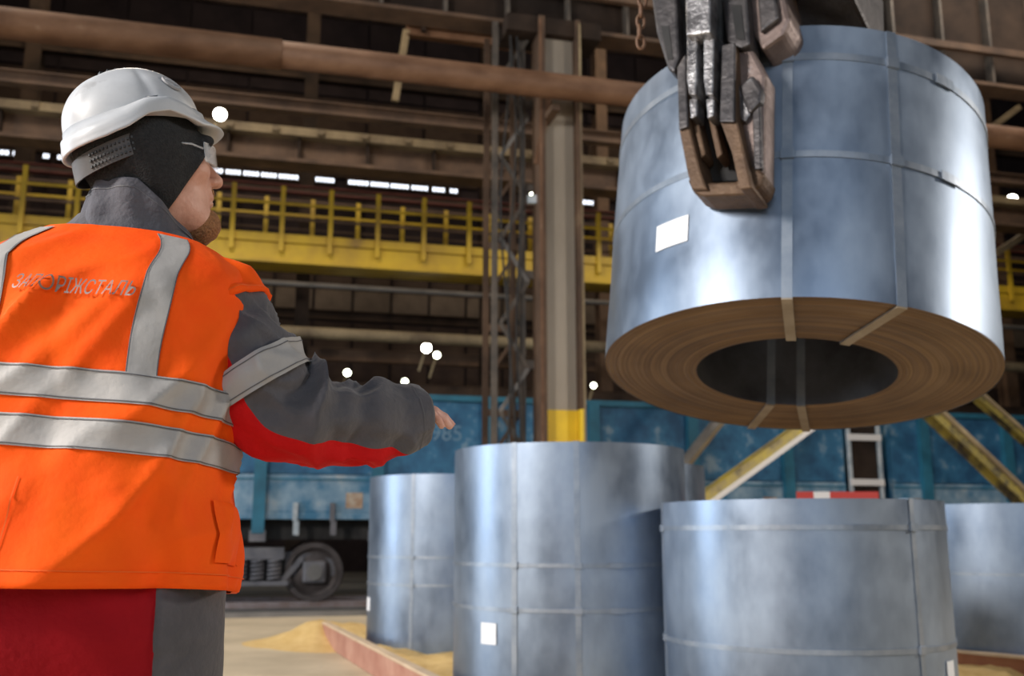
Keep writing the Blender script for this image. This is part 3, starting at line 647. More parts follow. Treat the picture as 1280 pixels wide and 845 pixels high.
steel_coil(cR, RR, .38, topR - cR[2], 'shorter steel coil in the right foreground below the hanging coil', axial=(axR[0], axR[1], axR[0] + 2.2), bands=((bR[0], .024), (bR[1], .024)), w_ax=.03, sticker=(stR[0], stR[1] - cR[2], .09, .1))
def upright_left(pxl, ybase, ytop, R, sgn, pxmid):   # from one silhouette column and the foot
    p = at_z(pxmid, ybase, SANDZ); D = np.linalg.norm(p[:2]) + R
    dl_ = ray(pxl, (ybase + ytop) / 2); al = math.atan2(dl_[0], dl_[1]); mid = al + sgn * math.asin(R / D)
    top = CAMZ + ray(pxmid, ytop)[2] * (D - R) / np.linalg.norm(ray(pxmid, ytop)[:2])
    return np.array([D * math.sin(mid), D * math.cos(mid), SANDZ - .02]), top
cL, topL = upright_left(460, 816, 592, .70, 1, 530)
axL = [coil_angle(515, 700, cL, .70)[0]]
bL = [coil_angle(530, y, cL, .70)[1] - cL[2] for y in (697, 732)]
stL = coil_angle(461.5, 755, cL, .70)
steel_coil(cL, .70, .36, topL - cL[2], 'leftmost standing coil, behind the edge board and sand, single front strap', axial=(axL[0], axL[0] + 2.1, axL[0] - 2.1), bands=((bL[0], .022), (bL[1], .022)), sticker=(stL[0] - .03, stL[1] - cL[2], .11, .11))
cS, topS = upright_left(885, 838, 577, .70, -1, 775)
steel_coil(cS, .70, .36, topS - cS[2], 'far coil mostly hidden behind the tall middle coil, narrow sliver showing', axial=(0.3, 2.4, 4.5), bands=((.9, .022),))
cF, topF = upright_left(1125, 842, 629, .76, 1, 1250)
steel_coil(cF, .76, .38, topF - cF[2], 'rightmost steel coil behind the dark red-brown edge board', axial=(coil_angle(1200, 720, cF, .76)[0] - .12, .9, 2.6), bands=((coil_angle(1240, 718, cF, .76)[1] - cF[2], .02),))
# red and white barrier board behind the right-hand coil
pb = at_y(1047, 621, 9.0); bw = 98 / 1240 * 9.2
rb = thing('barrier_board', (pb[0], pb[1], 0), 'red and white barrier bar just visible over the right foreground coil', 'barrier')
for k in range(5):
    x0 = pb[0] - bw / 2 + bw / 5 * k; obj('stripe', box((x0 + bw / 10, pb[1], pb[2] - .0), (bw / 5, .03, .09)), M['redstripe'] if k in (0, 2, 3, 4) and k != 1 else M['whitestripe'], rb)
for sx in (-1, 1): obj('leg', box((pb[0] + sx * bw * .4, pb[1] + .03, pb[2] / 2), (.05, .03, pb[2])), M['redstripe'], rb)

# ------------------------------------------------------------------ coil tongs
tc_th, tc_z = hang_hit(908, 150)
er = HM @ np.array([math.cos(tc_th), math.sin(tc_th), 0]); ez = HM @ EZ; et = HM @ np.array([-math.sin(tc_th), math.cos(tc_th), 0])
TO = HC + HM @ np.array([HR * math.cos(tc_th), HR * math.sin(tc_th), tc_z])
TX = np.array([1.0, 0, 0]); TX = et if et[0] > 0 else -et
TY = er; TZ = ez                                # TX to the right, TY outward toward the viewer, TZ up
tg = thing('coil_tongs', TO, 'heavy worn steel coil tongs gripping the hanging coil from above', 'tongs')
SC = None
def tpx(px, py, off):                           # tong-frame (x, z) of a pixel on the plane `off` in front of the contact
    d = ray(px, py); p0 = TO + TY * off; t = (p0 - C0).dot(TY) / d.dot(TY); p = C0 + d * t - TO; return p.dot(TX), p.dot(TZ)
def slab(name, pts, y0, y1, m, bev=.008, shear=0.0, parent=None):
    """outline drawn on the plane y1, given depth back to y0"""
    Q = [tpx(x, y, y1) for x, y in pts]; n = len(Q)
    V = [TO + TX * a + TZ * b + TY * y for y in (y0, y1) for a, b in Q]
    ar = sum(Q[i][0] * Q[(i + 1) % n][1] - Q[(i + 1) % n][0] * Q[i][1] for i in range(n))
    Fc = [(i, (i + 1) % n, n + (i + 1) % n, n + i) for i in range(n)] + [tuple(range(n - 1, -1, -1)), tuple(range(n, 2 * n))]
    if ar > 0: Fc = [f[::-1] for f in Fc]
    o = obj(name, (V, Fc), m, parent or tg)
    import bmesh
    bm = bmesh.new(); bm.from_mesh(o.data); bmesh.ops.recalc_face_normals(bm, faces=bm.faces); bm.to_mesh(o.data); bm.free()
    if bev: bevel(o, bev, 2, 30)
    return o
# shoe: U-shaped frame pressed on the wrap
slab('jaw_foot', [(858, 222), (866, 240), (880, 244), (930, 242), (950, 232), (956, 216), (940, 205), (920, 226), (872, 228)], .01, .13, M['tongrust'], .012)
slab('jaw_cheek', [(846, 84), (858, 66), (862, 158), (876, 214), (884, 236), (864, 236), (858, 212), (848, 160)], .01, .15, M['tongrust'], .008)
slab('jaw_cheek', [(903, 56), (918, 52), (922, 150), (934, 205), (940, 234), (924, 236), (914, 190), (900, 152)], .01, .17, M['tongrust'], .008)
slab('cheek_face', [(902, 56), (919, 52), (918, 152), (899, 152)], .17, .185, M['tong'], .006)
slab('cheek_face', [(846, 84), (857, 66), (860, 158), (848, 162)], .15, .165, M['tong'], .006)
slab('jaw_back_plate', [(862, 120), (916, 120), (926, 225), (874, 228)], .01, .03, M['under'], .004)
# pointed wedge on the right of the shoe
slab('wedge_side', [(920, 62), (940, 60), (957, 92), (956, 128), (955, 222), (940, 216), (926, 158), (918, 112)], .01, .12, M['tongpink'], .014)
slab('wedge_boss', [(922, 108), (940, 92), (953, 112), (951, 126), (936, 142)], .11, .15, M['tong'], .012)
slab('wedge_rib', [(940, 140), (950, 128), (952, 210), (942, 212)], .10, .135, M['tong'], .006)
slab('wedge_ridge', [(918, 110), (924, 106), (938, 142), (932, 152), (926, 150)], .11, .14, M['tongbright'], .006)
# pair of link bars running into the shoe
for (x0, x1, k) in ((858, 872, 0), (879, 893, 1)):
    slab('link_bar', [(x0, 36), (x1, 36), (x1 - 1, 100), (x1 - 2, 118), (x0 + 3, 118), (x0, 100)], .10, .20, M['tongbright'], .006)
    slab('link_knuckle', [(x0 + 3, 124), (x1, 120), (x1 - 1, 144), (x0 + 5, 148)], .10, .17, M['tongbright'], .006)
    slab('link_tail', [(x0 + 6, 148), (x1 - 1, 144), (x1 + 10, 192), (x1 + 3, 198)], .04, .12, M['tongrust'], .006)
slab('link_head', [(855, -40), (889, -40), (888, 40), (857, 44)], .17, .24, M['tongbright'], .008)
slab('link_back', [(850, -40), (904, -40), (904, 120), (852, 130)], .02, .09, M['under'], .006)
# arms going up
slab('arm_plate', [(806, -60), (842, -60), (847, 20), (849, 70), (842, 90), (834, 84), (820, 40)], .06, .14, M['tong'], .01)
slab('arm_plate', [(896, -60), (930, -60), (938, 54), (926, 60), (908, 52)], .05, .15, M['tong'], .01)
slab('arm_slot', [(826, 32), (836, 32), (841, 74), (834, 74)], .139, .143, M['under'], 0)
slab('arm_slot', [(914, 6), (926, 6), (931, 50), (920, 48)], .149, .153, M['under'], 0)
slab('pivot_block', [(926, -60), (968, -60), (988, 24), (980, 42), (952, 62), (942, 44)], -.12, .10, M['tongpink'], .016)
slab('pivot_face', [(942, -50), (964, -50), (973, 22), (950, 40)], .10, .125, M['tong'], .01)
slab('cross_head', [(800, -62), (1040, -62), (1040, -150), (800, -150)], -.5, .2, M['tong'], .02)
for (x, y) in ((872, 28), (952, 0)):
    a, b = tpx(x, y, .12); c = TO + TX * a + TZ * b
    obj('pivot_pin', prism(c + TY * -.02, c + TY * (.115 if x < 900 else .02), circ(.03, 14)), M['tongbright'], tg)
# inner leg that reaches down the bore
bt = HM @ np.array([math.cos(tc_th), math.sin(tc_th), 0]); bz = HM @ EZ
zT = (HH - tc_z)
i0 = TO - TY * (HR - Hr + .10)
obj('inner_leg', prism(i0 + TZ * (zT - .45), i0 + TZ * (zT + .55), sec_R(.16, .12), up=TY), M['tong'], tg)
obj('inner_shoe', prism(i0 + TY * .045 + TZ * (zT - .62), i0 + TY * .045 + TZ * (zT - .2), sec_R(.2, .09), up=TY), M['tongrust'], tg)
slab('inner_arm', [(980, -60), (1034, -60), (1041, 12), (1030, 22), (1004, 10), (990, 30), (978, 20)], -.42, -.30, M['tong'], .012)
slab('inner_cap', [(1016, -10), (1036, -14), (1041, 12), (1032, 22), (1018, 6)], -.30, -.27, M['tongpink'], .008)
# hanger up to the crane hook
hz0 = TO - TY * .25 + TZ * (tpx(900, -150, 0)[1])
obj('hanger_bar', prism(hz0 - EZ * .1, hz0 + EZ * 5.5, circ(.05, 12)), M['tong'], tg)
for k in range(4): obj('hoist_rope', tube(hz0 + np.array([.12 * (k - 1.5), 0, 1.2]), hz0 + np.array([.12 * (k - 1.5), 0, 20.0]), .012, 6), M['under'], tg)
o = obj('hook_block', box(hz0 + EZ * 1.2, (.6, .3, .5)), M['yellowold'], tg); bevel(o, .05, 2)
# short chain on the left
for k in range(6):
    c = at_y(801 + (k % 2) * 2 - (2 if k > 2 else 0), -12 + k * 13, 3.2)
    t = np.linspace(0, 2 * PI, 14)[:-1]
    Pl = [c + (np.array([.013, 0, 0]) if k % 2 else np.array([0, .013, 0])) * math.cos(a) + np.array([0, 0, .026]) * math.sin(a) for a in t]
    obj('chain_link', path_tube(Pl, .006, 6, closed=True), M['pipe'], tg, smooth=True)

# ------------------------------------------------------------------ the worker
F_ = {}
F_['orange'] = mat('hi_vis_orange_cloth', (0.95, 0.075, 0.002), (1.0, 0.125, 0.003), 5, 0.8, bump=0.25, bscale=35, spec=.2, lo=.3, hi=.7)
F_['orange_seam'] = mat('orange_seam_cloth', (0.85, 0.12, 0.004), None, rough=0.8)
F_['tape'] = mat('reflective_tape', (0.36, 0.34, 0.325), (0.45, 0.43, 0.41), 6, 0.6, 0.1, bump=0.3, bscale=25)
F_['stitch'] = mat('stitch_thread', (0.10, 0.095, 0.10))
F_['grey'] = mat('dark_grey_twill', (0.062, 0.058, 0.066), (0.095, 0.088, 0.098), 9, 0.8, bump=0.35, bscale=60, sheen=0.15)
F_['collar'] = mat('collar_fleece', (0.07, 0.066, 0.078), (0.10, 0.095, 0.108), 12, 0.85, bump=0.4, bscale=90)
F_['red'] = mat('red_twill', (0.50, 0.004, 0.006), (0.62, 0.008, 0.008), 7, 0.85, bump=0.3, bscale=60, spec=.2)
F_['redpants'] = mat('deep_red_twill', (0.25, 0.003, 0.008), (0.32, 0.005, 0.011), 6, 0.9, spec=.2, bump=0.3, bscale=60)
F_['skin'] = mat('skin', (0.58, 0.29, 0.20), (0.68, 0.37, 0.27), 28, 0.5, bump=0.15, bscale=140)
F_['skinhand'] = mat('hand_skin', (0.62, 0.30, 0.22), (0.74, 0.42, 0.33), 40, 0.5, bump=0.15, bscale=140)
F_['beard'] = mat('ginger_beard', (0.24, 0.10, 0.035), (0.42, 0.19, 0.07), 130, 0.75, bump=0.8, bscale=260)
F_['knit'] = mat('black_knit', (0.008, 0.008, 0.009), (0.02, 0.02, 0.021), 160, 0.9, bump=0.5, bscale=300)
F_['helmet'] = mat('helmet_plastic', (0.44, 0.45, 0.47), (0.54, 0.55, 0.57), 9, 0.38, bump=0.04, bscale=12, c3=(0.38, 0.38, 0.39), rvar=.06)
F_['mark'] = mat('helmet_mark', (0.32, 0.31, 0.32)); F_['vent'] = mat('vent_dark', (0.03, 0.03, 0.03))
F_['band'] = mat('headband_plastic', (0.05, 0.043, 0.04), (0.085, 0.072, 0.066), 20, 0.6)
F_['boot'] = mat('boot_leather', (0.02, 0.018, 0.017), None, rough=0.5)
F_['eye'] = mat('eye_white', (0.8, 0.78, 0.75), None, rough=0.2); F_['iris'] = mat('iris', (0.08, 0.12, 0.16), None, rough=0.2)
gm = bpy.data.materials.new('clear_lens'); gm.use_nodes = True; b_ = gm.node_tree.nodes['Principled BSDF']
b_.inputs['Alpha'].default_value = 0.28; b_.inputs['Roughness'].default_value = 0.08; b_.inputs['IOR'].default_value = 1.5; b_.inputs['Base Color'].default_value = (.95, .97, 1, 1); F_['lens'] = gm

# signed distance modelling: smooth unions meshed with surface nets
def smin(a, b, k): h = np.clip(.5 + .5 * (b - a) / k, 0, 1); return b * (1 - h) + a * h - k * h * (1 - h)
def smax(a, b, k): return -smin(-a, -b, k)
def ell(P, c, r):
    q = (P - np.asarray(c)) / np.asarray(r); k0 = np.linalg.norm(q, axis=-1); k1 = np.linalg.norm(q / np.asarray(r), axis=-1)
    return k0 * (k0 - 1) / np.maximum(k1, 1e-9)
def cap(P, a, b, ra, rb=None):
    a = np.asarray(a, float); b = np.asarray(b, float); rb = ra if rb is None else rb; d = b - a
    t = np.clip(((P - a) @ d) / d.dot(d), 0, 1); return np.linalg.norm(P - a - t[..., None] * d, axis=-1) - (ra + (rb - ra) * t)
def chain(P, pts, rad, k=.01):
    r = None
    for i in range(len(pts) - 1):
        c = cap(P, pts[i], pts[i + 1], rad[i], rad[i + 1]); r = c if r is None else smin(r, c, k)
    return r
def surf(fn, lo, hi, h):
    ax = [np.arange(lo[i], hi[i] + h, h) for i in range(3)]
    G = np.stack(np.meshgrid(*ax, indexing='ij'), -1); v = fn(G); ins = v < 0
    nx, ny, nz = v.shape; cs = (nx - 1, ny - 1, nz - 1); s = np.zeros(cs, int); acc = np.zeros(cs + (3,)); cnt = np.zeros(cs)
    sl = lambda o: (slice(o[0], nx - 1 + o[0]), slice(o[1], ny - 1 + o[1]), slice(o[2], nz - 1 + o[2]))
    crn = [(a, b, c) for a in (0, 1) for b in (0, 1) for c in (0, 1)]
    for o in crn: s += ins[sl(o)]
    for o in crn:
        for k in range(3):
            if o[k] == 0:
                o2 = list(o); o2[k] = 1; va, vb = v[sl(o)], v[sl(o2)]; x = (ins[sl(o)] != ins[sl(o2)])
                t = np.where(x, va / np.where(x, va - vb, 1), 0); p = G[sl(o)] + t[..., None] * (G[sl(o2)] - G[sl(o)])
                acc += np.where(x[..., None], p, 0); cnt += x
    act = (s > 0) & (s < 8); idx = -np.ones(cs, int); idx[act] = np.arange(act.sum()); V = acc[act] / cnt[act][:, None]; Fc = []
    for k in range(3):
        a, b = [(1, 2), (2, 0), (0, 1)][k]
        d = np.moveaxis(ins, (k, a, b), (0, 1, 2)); ii = np.moveaxis(idx, (k, a, b), (0, 1, 2))
        x = d[:-1, 1:-1, 1:-1] != d[1:, 1:-1, 1:-1]; I = np.argwhere(x)
        if not len(I): continue
        i, j, l = I.T; q = np.stack([ii[i, j, l], ii[i, j + 1, l], ii[i, j + 1, l + 1], ii[i, j, l + 1]], 1)
        fl = d[:-1, 1:-1, 1:-1][i, j, l]; q[~fl] = q[~fl][:, ::-1]; Fc.append(q)
    return V, np.concatenate(Fc).tolist()
def smooth_curve(P, m=60):
    P = np.asarray(P, float); t = np.linspace(0, len(P) - 1, m); Q = np.vstack([2 * P[0] - P[1], P, 2 * P[-1] - P[-2]]); out = []
    for x in t:
        i = min(int(x), len(P) - 2); f = x - i; a, b, c, d = Q[i:i + 4]
        out.append(.5 * (2 * b + (c - a) * f + (2 * a - 5 * b + 4 * c - d) * f * f + (3 * b - a - 3 * c + d) * f ** 3))
    return np.array(out)

PY = 1.58; PX = -.675
per = thing('person', (PX, PY, 0), 'worker seen from behind in orange vest and white helmet, right arm stretched out', 'person')
def rot(ax, a):
    c, s = math.cos(a), math.sin(a)
    return np.array({'x': [[1, 0, 0], [0, c, -s], [0, s, c]], 'y': [[c, 0, s], [0, 1, 0], [-s, 0, c]], 'z': [[c, -s, 0], [s, c, 0], [0, 0, 1]]}[ax])
# torso frame: leaning a little forward and to the right
TR = rot('z', math.radians(2)) @ rot('y', math.radians(4.0)) @ rot('x', math.radians(-4.5))
TB = np.array([PX - .018, PY, .905])
tt_ = np.array([-.02, .0, .10, .20, .30, .38, .44, .48, .51, .535, .56, .585, .61, .635, .66])
aa_ = np.array([.240, .240, .234, .226, .225, .226, .225, .224, .220, .211, .182, .142, .113, .096, .088])
bb_ = np.array([.190, .190, .182, .176, .178, .182, .178, .170, .158, .142, .124, .108, .095, .088, .082])
yy_ = np.array([.0, .0, .0, -.005, -.01, -.012, -.012, -.01, -.005, .0, .006, .01, .014, .016, .018])
fi = np.linspace(-.02, .66, 200)
def sm(v):
    x = np.interp(fi, tt_, v); kx = np.exp(-np.linspace(-2, 2, 17) ** 2); kx /= kx.sum(); return np.convolve(np.pad(x, 8, mode='edge'), kx, 'valid')
aS, bS, yS = sm(aa_), sm(bb_), sm(yy_)
def torso(th, t, off=0.0, wr=1.0):
    """surface of the vest; th = 0 at the spine, positive toward the wearer's right"""
    th, t = np.broadcast_arrays(np.asarray(th, float), np.asarray(t, float))
    t = t + np.clip(1 - t / .22, 0, 1) * (.010 + .020 * np.sin(th))     # hem rides up on the right
    a = np.interp(t, fi, aS) + off; b = np.interp(t, fi, bS) + off; e = 2 / 2.35
    s, c = np.sin(th), np.cos(th)
    x = a * np.sign(s) * np.abs(s) ** e; y = -b * np.sign(c) * np.abs(c) ** e
    d = 0
    if wr:
        fade = np.clip((.60 - t) / .12, 0, 1)
        u = th * .25
        d = .015 * vnoise(u * 9 + t * 4 + 3, t * 3.2 - u * 4 + 11) + .014 * (1 - np.abs(vnoise(u * 14 - t * 9 + 5, t * 5 + 1))) ** 2
        low = np.clip((.22 - t) / .2, 0, 1)
        d = d + low * (.010 * np.sin(th * 7 + 4 * t + 1.2 * vnoise(t * 6, th * 2)) + .006)
        d = d - .005 * np.exp(-((th + .02 - .05 * np.sin(t * 9)) / .06) ** 2)             # centre-back seam valley
        for (t0, th0, t1, th1, am, w) in ((.50, -.05, .34, -.35, .008, .05), (.46, .55, .30, .9, .007, .05), (.36, .25, .22, .7, .006, .06), (.15, .4, -.02, .75, .010, .06), (.16, -.1, .0, -.3, .007, .06), (.18, .75, .02, 1.0, .011, .05)):
            px_, py_ = t1 - t0, (th1 - th0) * .25; L2 = px_ ** 2 + py_ ** 2
            k = np.clip(((t - t0) * px_ + (th - th0) * .25 * py_) / L2, 0, 1); dd = np.hypot(t - t0 - k * px_, (th - th0) * .25 - k * py_)
            d = d + am * np.exp(-(dd / (w * .45)) ** 2)
        d = d * fade * wr
    r = np.hypot(x, y); x = x * (1 + d / r); y = y * (1 + d / r)
    P = np.stack([x, y + np.interp(t, fi, yS), t], -1)
    return P @ TR.T + TB
nth = 150
TH = np.linspace(-PI, PI, nth + 1)[:-1]
# jacket under the vest
J = np.stack([torso(TH, np.full(nth, t), -.034 + .022 * max(0, (t - .5) / .12), 0) for t in np.linspace(.05, .62, 40)])
obj('jacket', grid(J, wrap=True), F_['grey'], per, smooth=True)
# vest with hem
ts_ = np.concatenate([np.linspace(.0, .02, 3), np.linspace(.03, .580, 96)])
Vst = np.stack([torso(TH, np.full(nth, t)) for t in ts_])
hem_in = torso(TH, np.full(nth, .0), -.01); Vst = np.concatenate([hem_in[None], Vst])
vest = obj('vest', grid(Vst, wrap=True), F_['orange'], per, smooth=True)
tag(vest, 'bright orange safety vest')
def patch(name, th0, th1, t0, t1, m, nu, nv, off=.0025, parent=vest, edge=None, warp=None):
    U, Vv = np.meshgrid(np.linspace(0, 1, nu), np.linspace(0, 1, nv), indexing='ij')
    th = th0(Vv) + (th1(Vv) - th0(Vv)) * U if callable(th0) else th0 + (th1 - th0) * U
    t = t0(U) + (t1(U) - t0(U)) * Vv if callable(t0) else t0 + (t1 - t0) * Vv
    return obj(name, grid(torso(th, t, off), flip=True), m, parent, smooth=True)
# two waist bands and the shoulder bands, each with darker stitch lines
def hband(ta, tb, sag):
    f = lambda u, t: t + sag * np.cos((u * 2 - 1) * PI)
    patch('reflective_band', -PI, PI, lambda u: f(u, ta), lambda u: f(u, tb), F_['tape'], 190, 9, .003)
    for q in (ta + .003, tb - .003):
        patch('stitch_line', -PI, PI, lambda u: f(u, q - .0009), lambda u: f(u, q + .0009), F_['stitch'], 190, 2, .0042)
hband(.278, .325, .0); hband(.206, .253, .0)
for sg in (-1, 1):
    c0 = lambda v: sg * (.49 + .0 * v + .12 * np.clip((v - .62) / .38, 0, 1) ** 1.6)
    hw = lambda v: .105 + .0 * v + .06 * np.clip((v - .75) / .25, 0, 1) ** 2
    patch('reflective_band', lambda v: c0(v) - hw(v), lambda v: c0(v) + hw(v), .325, .572, F_['tape'], 9, 70, .003)
    for q in (-.95, .95):
        patch('stitch_line', lambda v: c0(v) + hw(v) * q - .004, lambda v: c0(v) + hw(v) * q + .004, .325, .572, F_['stitch'], 2, 70, .0042)
patch('hem_seam', -PI, PI, .0245, .0262, F_['orange_seam'], 190, 2, .002)
patch('back_seam', -.052, -.046, .0, .16, F_['orange_seam'], 2, 30, .002)
# pocket flap bulge low on the right
U, Vv = np.meshgrid(np.linspace(1.15, 1.75, 24), np.linspace(.045, .15, 24), indexing='ij')
uu = (U - 1.15) / .6; vv = (Vv - .045) / .105
obj('pocket', grid(torso(U, Vv, .004) + (np.sin(PI * uu) * np.sin(PI * vv))[..., None] ** .6 * .012 * (TR @ np.array([.95, -.3, 0])), flip=True), F_['orange'], vest, smooth=True)
# lettering on the back, bent onto the cloth
def fine_text(s, size):
    import bmesh
    V, Fc = text_vf(s, size); bm = bmesh.new(); vs_ = [bm.verts.new(v) for v in V]
    for f in Fc:
        try: bm.faces.new([vs_[i] for i in f])
        except ValueError: pass
    bmesh.ops.remove_doubles(bm, verts=bm.verts, dist=1e-6); bmesh.ops.triangulate(bm, faces=bm.faces)
    for k in range(4):
        es = [e for e in bm.edges if e.calc_length() > .0035]
        if not es: break
        bmesh.ops.subdivide_edges(bm, edges=es, cuts=1, use_grid_fill=False); bmesh.ops.triangulate(bm, faces=[f for f in bm.faces if len(f.verts) > 3])
    bm.verts.ensure_lookup_table(); bm.verts.index_update()
    V = np.array([v.co[:] for v in bm.verts]); Fc = [tuple(v.index for v in f.verts) for f in bm.faces]; bm.free(); return V, Fc
V, Fc = fine_text('ЗАПОРІЖСТАЛЬ', .0335); wtx = V[:, 0].max() - V[:, 0].min()
V[:, 0] *= .176 / wtx
V[:, 0] += V[:, 1] * .18
xt = V[:, 0] + .006; Pt = torso(np.arcsin(np.sign(xt) * (np.abs(xt) / .232) ** (2.35 / 2)), .447 + V[:, 1], .008)
obj('lettering', (Pt, Fc), mat('grey_print', (0.20, 0.155, 0.135), (0.28, 0.22, 0.19), 60, 0.5, .3), vest)

# sleeves -------------------------------------------------------------
def sleeve(P, rad, thb, the, band, lab, wr=1.0, ref=np.array([0, -1.0, 0]), seed=0.0, cap_q=.185):
    m = 110; C = smooth_curve(P, m); R = np.interp(np.linspace(0, 1, m), np.linspace(0, 1, len(rad)), rad)
    kx = np.exp(-np.linspace(-2, 2, 13) ** 2); kx /= kx.sum(); R = np.convolve(np.pad(R, 6, mode='edge'), kx, 'valid')
    T = np.gradient(C, axis=0); T /= np.linalg.norm(T, axis=1)[:, None]
    S = np.concatenate([[0], np.cumsum(np.linalg.norm(np.diff(C, axis=0), axis=1))]); q = S / S[-1]
    nr, ng = 34, 62; rings = []
    def ringpts(i, th, off=0.0, w=1.0):
        f = ref - T[i] * ref.dot(T[i]); f /= np.linalg.norm(f); g = np.cross(T[i], f)
        if g[2] > 0: g = -g                        # f faces the viewer, g points down
        s = q[i]; el = math.exp(-((s - .59) / .13) ** 2); cu = math.exp(-((s - .97) / .1) ** 2)
        inn = .5 - .5 * np.sin(th)                 # 1 on the upper (inner elbow) side
        ph = s * 30 + 1.6 * np.cos(th * 1.0 + .6) + 1.7 * vnoise(s * 6 + seed, np.cos(th) * 1.3, np.sin(th) * 1.3)
        rid = (1 - np.abs(np.sin(ph * .5 + seed))) ** 2.2
        d = w * wr * 1.35 * (el * .026 * (rid - .30) * (.30 + .9 * inn) + .007 * vnoise(s * 9 + 3 + seed, np.cos(th) * 2, np.sin(th) * 2)
                      + .008 * (1 - np.abs(vnoise(s * 11 + 2 * np.cos(th) + seed, np.cos(th) * 1.7 + 4, np.sin(th) * 1.7))) ** 3 - .003
                      + (1 - el) * .0045 * np.sin(s * 46 + 2.2 * np.sin(th + 1) + 2 * vnoise(s * 8, np.cos(th) * 2, seed)) * (s > .12))
        d = d * (1 - .65 * cu)
        r = R[i] + d + off
        return C[i] + r[:, None] * (np.cos(th)[:, None] * f + np.sin(th)[:, None] * g)
    MI = []
    for i in range(m):
        b0 = np.interp(q[i], [0, .3, .55, .85, 1], thb); b1 = np.interp(q[i], [0, .3, .55, .85, 1], the)
        th = np.concatenate([np.linspace(b0, b1, nr + 1)[:-1], np.linspace(b1, b0 + 2 * PI, ng + 1)[:-1]]); rings.append((i, th))
    G = np.stack([ringpts(i, th) for i, th in rings])
    inner = [G[-1] * (1 - k) + C[-1] * k - T[-1] * dz for k, dz in ((.06, -.004), (.14, .0), (.18, .05), (.2, .1))]
    G = np.concatenate([G, np.stack(inner)])
    V, Fc = grid(G, wrap=True, flip=False); nt = nr + ng
    mi = [1 if (f[0] % nt) < nr and f[0] // nt < int(m * .88) else 0 for f in Fc]
    o = obj('sleeve', (V, Fc, mi), [F_['grey'], F_['red']], per, smooth=True); tag(o, lab)
    # make the faces point outward
    import bmesh
    bm = bmesh.new(); bm.from_mesh(o.data); bmesh.ops.recalc_face_normals(bm, faces=bm.faces); bm.to_mesh(o.data); bm.free()
    b = [i for i in range(m) if band[0] <= q[i] <= band[1]]; th = np.linspace(0, 2 * PI, 97)[:-1]
    Gb = np.stack([ringpts(i, th, .008, .8) for i in b])
    bo = obj('reflective_band', grid(Gb, wrap=True), F_['tape'], o, smooth=True)
    for k in (1, len(b) - 2):
        Gs = np.stack([ringpts(b[k], th, .0092, .8) + T[b[k]] * e for e in (-.0008, .0008)]); obj('stitch_line', grid(Gs, wrap=True), F_['stitch'], o)
    i = int(m * .93); obj('cuff_seam', grid(np.stack([ringpts(i, th, .001) + T[i] * e for e in (-.0008, .0008)]), wrap=True), F_['stitch'], o)
    if cap_q:
        b = [i for i in range(m) if q[i] <= cap_q]; Gc = [ringpts(i, th, .010, 1.0) for i in b]; Gc.append(ringpts(b[-1], th, .001, 1.0))
        obj('vest_armhole', grid(np.stack(Gc), wrap=True), F_['orange'], vest, smooth=True)
        obj('armhole_seam', grid(np.stack([ringpts(b[-2], th, .0108, 1.0) + T[b[-2]] * e for e in (-.0008, .0008)]), wrap=True), F_['orange_seam'], vest)
    return C, T
S0 = at_d(222, 376, 1.66); S1 = at_d(266, 396, 1.645); S2 = at_d(308, 458, 1.625); S3 = at_d(352, 516, 1.63); S4 = at_d(425, 528, 1.68); S5 = at_d(485, 526, 1.73); S6 = at_d(523, 522, 1.765)
Ca, Ta = sleeve([S0, S1, S2, S3, S4, S5, S6], [.066, .086, .081, .083, .071, .065, .055], [-.15, .05, .42, .95, 1.6], [2.9, 2.9, 2.9, 2.7, 2.3], (.335, .425), 'dark grey sleeve with red underside panel')
L0 = TB + TR @ np.array([-.17, .0, .49]); L1 = TB + TR @ np.array([-.25, .02, .40]); L2 = TB + TR @ np.array([-.30, .03, .24]); L3 = L2 + np.array([-.02, .03, -.09]); L4 = L3 + np.array([.01, .12, -.16]); L5 = L4 + np.array([.02, .06, -.07])
Cl, Tl = sleeve([L0, L1, L2, L3, L4, L5], [.078, .082, .076, .074, .068, .055], [.6] * 5, [2.4] * 5, (.3, .38), 'left sleeve hanging beside the body', seed=4.0)

# collar --------------------------------------------------------------
NB = torso(0.0, .60); nbc = (torso(0.0, .60, 0, 0) + torso(PI, .60, 0, 0)) / 2
HC0 = at_d(184, 207, 1.735)                        # head centre
upv = (HC0 - nbc); upv /= np.linalg.norm(upv)
Hyaw = math.radians(-53); HRt = rot('z', Hyaw) @ rot('x', math.radians(9)) @ rot('y', math.radians(-2))
hf = HRt @ np.array([0, 1.0, 0])
def collar_ring(k):
    th = np.linspace(0, 2 * PI, 97)[:-1]; out = []
    r = .099 - .010 * k + .010 * max(0, .25 - k)
    cx = nbc + np.array([.0, -.006, -.012]) + (np.array([.012, .004, .105])) * k
    for a in th:
        d = np.array([math.cos(a), math.sin(a), 0]); fwd = d.dot(np.array([hf[0], hf[1], 0]))
        z = -.105 * max(0, fwd + .35) / 1.35 * k - .016 * k + .006 * k * max(0, -fwd)
        rr = r * (1 + .10 * fwd) + .004 * vnoise(a * 3, k * 2.5) + .003 * math.sin(a * 9 + k * 3)
        out.append(cx + d * rr + EZ * z)
    return np.array(out)
ks = np.linspace(-.25, 1, 22); G = [collar_ring(k) for k in ks]
top = G[-1]; ctr = top.mean(0); G.append(top * .96 + ctr * .04 + EZ * .004); G.append(top * .90 + ctr * .10); G.append(collar_ring(.4) * .86 + ctr * .14 - EZ * .0)
obj('collar', grid(np.stack(G), wrap=True), F_['collar'], per, smooth=True)
def mid_ring(k, e): return collar_ring(k) + EZ * e
